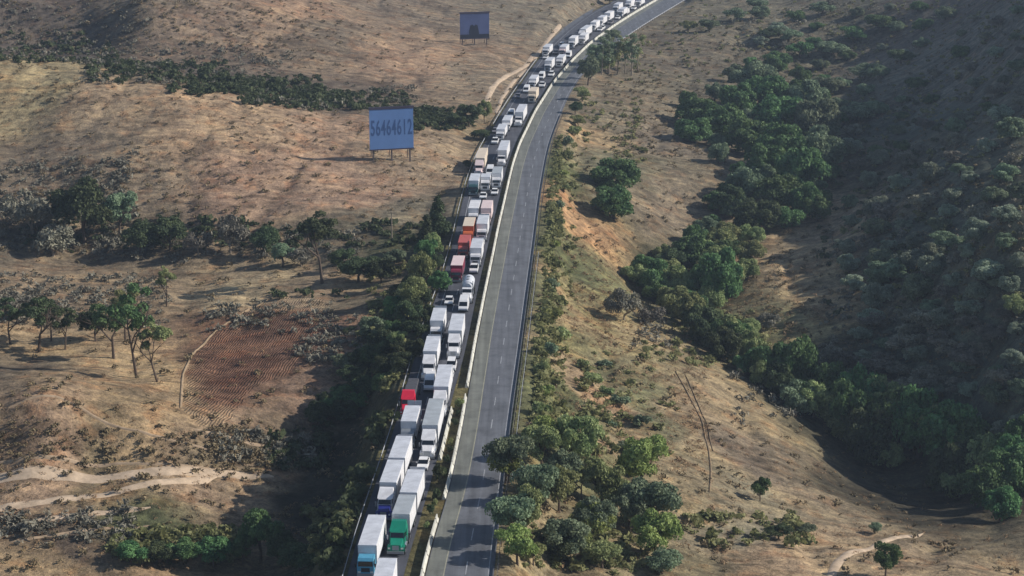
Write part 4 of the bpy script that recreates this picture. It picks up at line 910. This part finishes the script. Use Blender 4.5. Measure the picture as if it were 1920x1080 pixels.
edge_rows = [(BU,[OL,YE,OL,BG][i % 4],x,y,random.randint(26,40)*y//560+8,random.randint(14,26)*y//560+6) for i,(x,y) in enumerate([(1012,780),(1022,745),(1018,705),(1028,668),(1052,640),(1034,600),(1050,575),(1036,545)])]
cluster('green shrub', 'in the lower roadside strip right of the rail', 'shrubs along the right rail, lower part', edge_rows)
edge_rows = [(BU,[OL,YE,OL,BG][i % 4],x,y,random.randint(24,38),random.randint(14,28)) for i,(x,y) in enumerate([(1042,505),(1040,465),(1048,425),(1046,395),(1058,360),(1052,330),(1066,300),(1062,272),(1078,255)])]
cluster('green shrub', 'in the upper roadside strip right of the rail', 'shrubs along the right rail, upper part', edge_rows)
cluster('tall slender tree', 'in the row beside the empty lanes near the top', 'slender trees near the curve', [(SL,BG,1128,140,24,70),(SL,BG,1142,142,24,74),(SL,OL,1158,140,24,72),(SL,BG,1172,138,24,70),(SL,BG,1184,142,27,78),(SL,OL,1196,132,21,62),(SL,BG,1108,150,24,48)])
cluster('green tree', 'beside the empty lanes at the inside of the curve', 'trees at the inside of the curve', [(B,BG,1102,160,50,56),(B,BG,1124,122,56,40),(B,BG,1160,120,50,44),(B,OL,1140,140,44,40),(B,OL,1092,190,40,30),(B,DK,1078,215,30,28),(B,BG,1150,78,40,24),(B,OL,1084,238,36,24)])
cluster('dense green tree', 'in the upper part of the ravine thicket', 'trees of the upper ravine thicket', [('thick',G,1305,242,100,64),('thick',G,1355,266,107,75),('thick',G,1300,266,78,46),('thick',BG,1410,169,100,57),('thick',G,1440,204,100,69),('thick',G,1385,209,78,55),('thick',G,1455,249,112,75),('thick',BG,1510,219,97,74),('thick',G,1400,286,100,69),('thick',BG,1530,264,97,82)])
cluster('dense green tree', 'in the upper middle of the ravine thicket', 'trees of the upper middle ravine thicket', [('thick',G,1470,322,116,92),('thick',BG,1540,316,97,82),('thick',G,1430,334,89,69),('thick',G,1500,366,110,96),('thick',BG,1400,376,85,69),('thick',G,1455,396,100,71),('thick',DK,1370,404,78,57),('thick',G,1510,409,73,68),('thick',DK,1415,436,100,69),('thick',G,1470,429,78,50),('thick',G,1345,394,56,39)])
cluster('leafy tree', 'beside the sunlit field in the narrow middle of the ravine', 'trees of the middle ravine', [('thick',BG,1322,444,56,41),('thick',OL,1350,474,67,46),('thick',G,1300,499,89,64),('thick',OL,1342,514,78,57),('thick',DK,1255,504,67,41),('thick',G,1215,544,94,69),('thick',OL,1262,564,78,69),('thick',G,1352,564,94,103),('thick',G,1310,564,89,69),('thick',G,1290,594,78,52)])
cluster('leafy tree', 'in the lower middle of the ravine', 'trees of the lower middle ravine', [(N,GR,1170,600,80,60),(N,GR,1220,610,60,40),('thick',OL,1345,644,78,69),('thick',G,1380,654,67,57),('thick',OL,1410,684,67,69),('thick',G,1450,719,94,92),('thick',G,1490,724,89,103),('thick',OL,1400,634,56,41),('thick',BG,1500,774,85,68),(N,GR,1440,620,50,36)])
cluster('dense green tree', 'in the left half of the bottom right tree belt', 'trees in the left half of the bottom right belt', [('thick',G,1560,767,94,99),('thick',G,1610,792,105,118),('thick',OL,1660,792,99,93),('thick',G,1660,852,121,139),('thick',G,1590,818,99,125),('thick',G,1710,822,99,99),('thick',G,1720,858,121,139),('thick',DK,1630,868,110,109)])
cluster('dense green tree', 'in the right half of the bottom right tree belt', 'trees in the right half of the bottom right belt', [('thick',OL,1765,842,99,93),('thick',G,1780,868,121,125),('thick',G,1820,862,99,86),('thick',OL,1850,902,110,97),('thick',G,1895,892,87,84),('thick',G,1900,928,110,97),('thick',G,1845,953,99,91),('thick',DK,1780,928,110,109),('thick',G,1915,842,76,65),('thick',G,1875,975,80,66),('thick',OL,1800,935,90,70)])
cluster('grey leafless tree', 'on the shaded slope above the tree belt', 'bare trees on the shaded right slope', [(N,GR,1640,700,85,42),(N,GR,1700,670,93,49),(N,GR,1760,660,85,42),(N,GR,1740,620,85,42),(N,GR,1640,615,68,30),(N,GR,1820,690,85,35),(N,GR,1740,730,85,39),(N,GR,1680,740,76,35),(N,GR,1800,740,76,32),(N,GR,1880,720,85,35),(N,GR,1590,690,59,35),(N,GR,1860,640,76,35)])
cluster('grey green tree', 'alone on the dark right hillside', 'scattered trees on the dark right hillside', [(B,BG,1670,530,90,46),(B,BG,1775,475,76,44),(B,OL,1900,600,60,54),(B,BG,1830,440,50,26),(N,GR,1650,420,70,40),(B,BG,1745,590,60,30),(N,GR,1790,280,50,34),(B,BG,1870,540,40,20),(B,BG,1800,330,46,24)])
cluster('dull green tree', 'on the top right hillside', 'trees on the top right hillside', [(B,G,1650,60,70,36),(B,G,1600,80,60,34),(B,BG,1560,110,70,36),(B,G,1500,110,60,34),(B,G,1450,130,60,34),(B,BG,1620,150,80,34),(B,BG,1480,80,50,26),(B,DK,1690,120,60,30),(B,BG,1550,180,70,36),(B,BG,1610,230,80,40)])
cluster('dull green tree', 'at the very top right beside the curve', 'trees at the top right of the curve', [(B,BG,1330,60,50,26),(B,BG,1380,40,50,26),(B,OL,1290,60,40,22),(B,BG,1420,20,50,24),(B,BG,1540,30,56,28),(B,DK,1440,75,50,24),(B,DK,1143,8,34,20),(B,DK,1158,0,34,16)])
cluster('small isolated tree', 'in the lower right corner of the valley', 'isolated small trees at the lower right', [(B,G,1425,940,40,52),(B,G,1660,1080,64,70),(B,DK,1460,1010,60,30),(B,BG,1510,1000,40,20),(B,BG,1640,1000,30,22)])

# fill trees: rounded bushy trees that nothing tells apart, set out with uneven spacing
def fill(poly, spacing_px, kinds, label, group, seed, wmin, wmax, asp=.62):
    rg = random.Random(seed); xs = [p[0] for p in poly]; ys = [p[1] for p in poly]; pts = []
    tries = 0
    while tries < 4000:
        tries += 1
        x = rg.uniform(min(xs), max(xs)); y = rg.uniform(min(ys), max(ys))
        if not inpoly(np.array([x]), np.array([y]), poly)[0]: continue
        if any((x-a)**2+((y-b)*1.7)**2 < spacing_px**2 for a, b in pts): continue
        pts.append((x, y))
    nst = -(-len(pts)//20); names = {1: [''], 2: ['left half of the', 'right half of the'], 3: ['left third of the', 'middle of the', 'right third of the'], 4: ['far left of the', 'centre left of the', 'centre right of the', 'far right of the']}[nst]
    pts.sort(); what, where = label; per = -(-len(pts)//nst)
    for q_ in range(nst):
        rows = sorted(pts[q_*per:(q_+1)*per], key=lambda p: -p[1])
        for i, (x, y) in enumerate(rows):
            k, m = rg.choice(kinds); w_ = rg.uniform(wmin, wmax)*(.6+.4*y/700); far_i = len(rows)-1-i
            rank = ORD[i] if i < 10 else ('farthest' if far_i == 0 else ORD[far_i].replace('nearest', 'farthest'))
            lab = f'{rank} {what} in the {names[q_]} {where}'.replace('  ', ' ')
            if len(lab.split()) > 16: print('LONG', lab)
            tree(k, m, x, y, w_, w_*asp*rg.uniform(.85, 1.2), lab, group)
    print('fill', group, len(pts))
TH = 'thick'
fill([(1600,330),(1920,190),(1920,560),(1640,590),(1560,520)], 50, [(TH,'f_pale'),(TH,BG),(TH,'f_pale'),(N,GR)], ('rounded dull bush', 'shaded hillside'), 'bushy trees on the middle right hillside', 3, 46, 84)
fill([(1420,20),(1920,20),(1920,190),(1600,320),(1560,160),(1420,110)], 46, [(TH,BG),(TH,'f_pale'),(TH,G),(N,GR)], ('rounded bushy tree', 'top right hillside'), 'bushy trees on the upper right hillside', 5, 40, 76, .5)
fill([(1540,690),(1640,600),(1920,580),(1920,840),(1760,780),(1600,730)], 50, [(N,GR),(TH,'f_pale'),(TH,BG)], ('greyish bushy tree', 'slope above right belt'), 'bushy trees above the tree belt', 9, 42, 68, .5)
fill([(1225,560),(1290,600),(1400,690),(1560,790),(1700,900),(1620,860),(1480,760),(1340,670)], 34, [(TH,G),(TH,OL),(TH,DK)], ('green tree', 'dark ravine bottom'), 'trees closing the ravine belt', 11, 60, 86, .8)
fill([(1285,190),(1400,120),(1560,160),(1580,300),(1530,420),(1340,410),(1380,330),(1300,270)], 40, [(TH,G),(TH,BG),(TH,G)], ('crowded green tree', 'upper ravine thicket'), 'trees filling the upper ravine thicket', 13, 50, 76, .7)
fill([(1190,530),(1300,440),(1420,430),(1400,540),(1290,610)], 40, [(TH,G),(TH,OL)], ('crowded green tree', 'clump beside the field'), 'trees filling the middle ravine', 15, 52, 76, .75)
fill([(940,880),(1040,810),(1100,900),(1250,930),(1280,1050),(960,1060)], 78, [(B,OL),(B,YE),(B,BG)], ('olive green tree', 'bank beside empty lanes'), 'olive trees on the bottom bank', 17, 66, 100, .95)
fill([(740,560),(810,470),(830,540),(770,700),(640,790),(580,800),(690,690)], 34, [(TH,DK),(TH,G),(B,DK)], ('dark green shrub', 'bank beside the jam'), 'shrubs filling the left bank', 21, 36, 60, .7)
# ------------------------------------------------------------------ scrub (uncountable)
def scrub(name, label, mat, areas, nl, leaf, seed, rmin, rmax, thin=1.0):
    """areas: px, py, half-width, half-height, count"""
    rg = np.random.default_rng(seed); tv = []
    for v in range(4):
        c = rg.uniform(-.6, .6, (5, 3)); c[:, 2] = rg.uniform(.15, .6, 5); tv.append(leaves(c, rg.uniform(.3, .6, 5), nl, leaf, rg, .8, thin)[0])
    # ray-march many foot points together
    PX = []; PY = []
    for a, b, hwx, hwy, n in areas:
        d = rg.normal(size=(n, 2)) if hwx < 0 else rg.uniform(-1, 1, (n, 2)); PX.append(a+d[:, 0]*abs(hwx)); PY.append(b+d[:, 1]*hwy)
    PX = np.concatenate(PX); PY = np.concatenate(PY)
    zs = np.linspace(64, -34, 90)[None, :]
    X, Y = at(PX[:, None], PY[:, None], zs); Hh = height(X, Y); under = zs < Hh; k = np.maximum(under.argmax(1), 1)
    i = np.arange(len(PX)); x = X[i, k]; y = Y[i, k]
    ok = ((x < c_left(y)-2.2) | (x > c_right(y)+2.2)) & (y < 1100) & (y > 150)
    cl = fbm(x, y, 14, 3); ok &= cl > rg.uniform(-.9, .35, len(x))
    x = x[ok]; y = y[ok]; z = height(x, y); n = len(x)
    r = rg.uniform(rmin, rmax, n)*(.7+.6*rg.random(n)**2); th = rg.uniform(0, 6.28, n); hz = r*rg.uniform(.7, 1.2, n)
    out = []
    for v in range(4):
        m = np.arange(n) % 4 == v; T = tv[v]; c, s = np.cos(th[m])[:, None], np.sin(th[m])[:, None]
        q0 = (T[None, :, 0]*c-T[None, :, 1]*s)*r[m][:, None]+x[m][:, None]; q1 = (T[None, :, 0]*s+T[None, :, 1]*c)*r[m][:, None]+y[m][:, None]
        out.append(np.stack([q0, q1, T[None, :, 2]*hz[m][:, None]+z[m][:, None]], -1).reshape(-1, 3))
    V_ = np.concatenate(out)
    o = link(name, mesh_np(name, V_, np.arange(len(V_)).reshape(-1, 4), M[mat])); tag(o, label, 'scrub', None, 'stuff')
    print(name, n, len(V_)//4)
ALLV = [(960,540,960,540,3000),(960,250,960,250,1500)]
scrub('dry_scrub', 'low brown and straw coloured scrub scattered over the dry slopes', 'f_dry', ALLV+[(300,60,320,60,700),(100,420,160,60,400),(250,860,300,30,300),(480,850,80,40,200),(1250,220,120,80,400),(1300,100,200,80,500),(1450,560,110,90,250)], 26, .5, 11, .5, 1.2, .5)
scrub('straw_grass', 'pale straw tufts of dry grass on the hillsides', 'f_straw', [(960,540,960,540,4500),(400,280,400,90,700),(1450,560,100,80,500),(1200,720,130,170,1400),(1100,560,60,120,500)], 14, .5, 21, .4, .9, .35)
scrub('green_shrubs', 'low green shrubs along the road banks and on the slopes', 'f_olive', [(1014,720,10,110,260),(1028,500,10,150,320),(1042,340,10,110,260),(1035,700,24,120,90),(1060,400,22,170,120),(740,600,50,110,240),(700,680,50,60,160),(1180,760,90,110,150),(1080,900,60,120,90),(330,1030,120,30,260),(620,1010,50,50,120),(1350,640,90,50,160),(1300,80,200,80,300),(1700,120,220,120,450),(1750,400,170,200,200),(1150,250,60,60,130),(1400,1000,120,30,120),(1120,1040,140,40,160)], 34, .42, 31, .7, 1.7)
scrub('dark_gully_scrub', 'dark grey and green scrub filling the gully behind the sunlit crest', 'f_dark', [(100,108,130,14,150),(300,140,130,20,380),(420,168,100,14,200),(560,190,100,14,240),(830,235,60,12,140),(480,165,120,18,280),(650,195,110,16,260),(790,222,60,14,130),(80,90,90,16,40),(1650,400,120,200,120),(1600,280,120,140,120),(715,850,16,60,200),(672,960,24,70,260),(640,1040,26,40,160),(440,450,400,26,280),(560,850,60,40,120),(600,560,100,10,30)], 40, .42, 41, .9, 2.0)  # clumps on the left bank are added to deepen its shade
scrub('grey_brush', 'grey leafless brush on the shaded right hillside and left drainage', 'f_grey', [(1720,330,200,330,700),(1500,90,160,80,300),(100,440,140,40,240),(450,470,260,30,200),(120,100,140,22,160),(350,130,200,34,420),(620,185,160,24,260),(60,60,100,40,60),(1430,740,60,60,80),(130,30,150,40,160),(150,570,170,50,350),(120,370,130,60,400),(500,600,120,30,100),(620,640,60,50,120),(1250,600,60,60,80),(500,850,90,30,120),(100,1000,150,30,120)], 34, .5, 51, .8, 1.9, .35)
# median plants: a handful of real shrubs
cluster('low shrub', 'in the grassy median between the two barriers', 'shrubs in the median', [(BU,DK,822,900,28,34),(BU,DK,815,935,26,30),(BU,OL,862,765,20,22),(BU,DK,852,800,16,20),(BU,OL,846,835,14,18),(BU,DK,838,870,16,20),(BU,DK,806,965,20,24),(BU,DK,830,895,22,24),(BU,OL,797,990,18,18),(BU,DK,858,780,14,14),(BU,DK,845,850,14,16),(BU,OL,812,948,18,18)])
# thin air haze over the whole valley
hb = MB(); hb.box(-6500, 6500, -1300, 6300, -400, 700)
hm = bpy.data.materials.new('thin_haze'); hm.use_nodes = True; ht = hm.node_tree; ht.nodes.remove(ht.nodes['Principled BSDF'])
pv = ht.nodes.new('ShaderNodeVolumePrincipled'); pv.inputs['Color'].default_value = (.62, .78, 1, 1); pv.inputs['Density'].default_value = .00015; pv.inputs['Anisotropy'].default_value = .2
ht.links.new(pv.outputs[0], ht.nodes['Material Output'].inputs['Volume'])
tag(link('haze', hb.mesh('haze', hm)), 'thin pale haze hanging over the whole valley', None, None, 'stuff')
tot = sum(1 for o in bpy.data.objects); print('objects', tot)
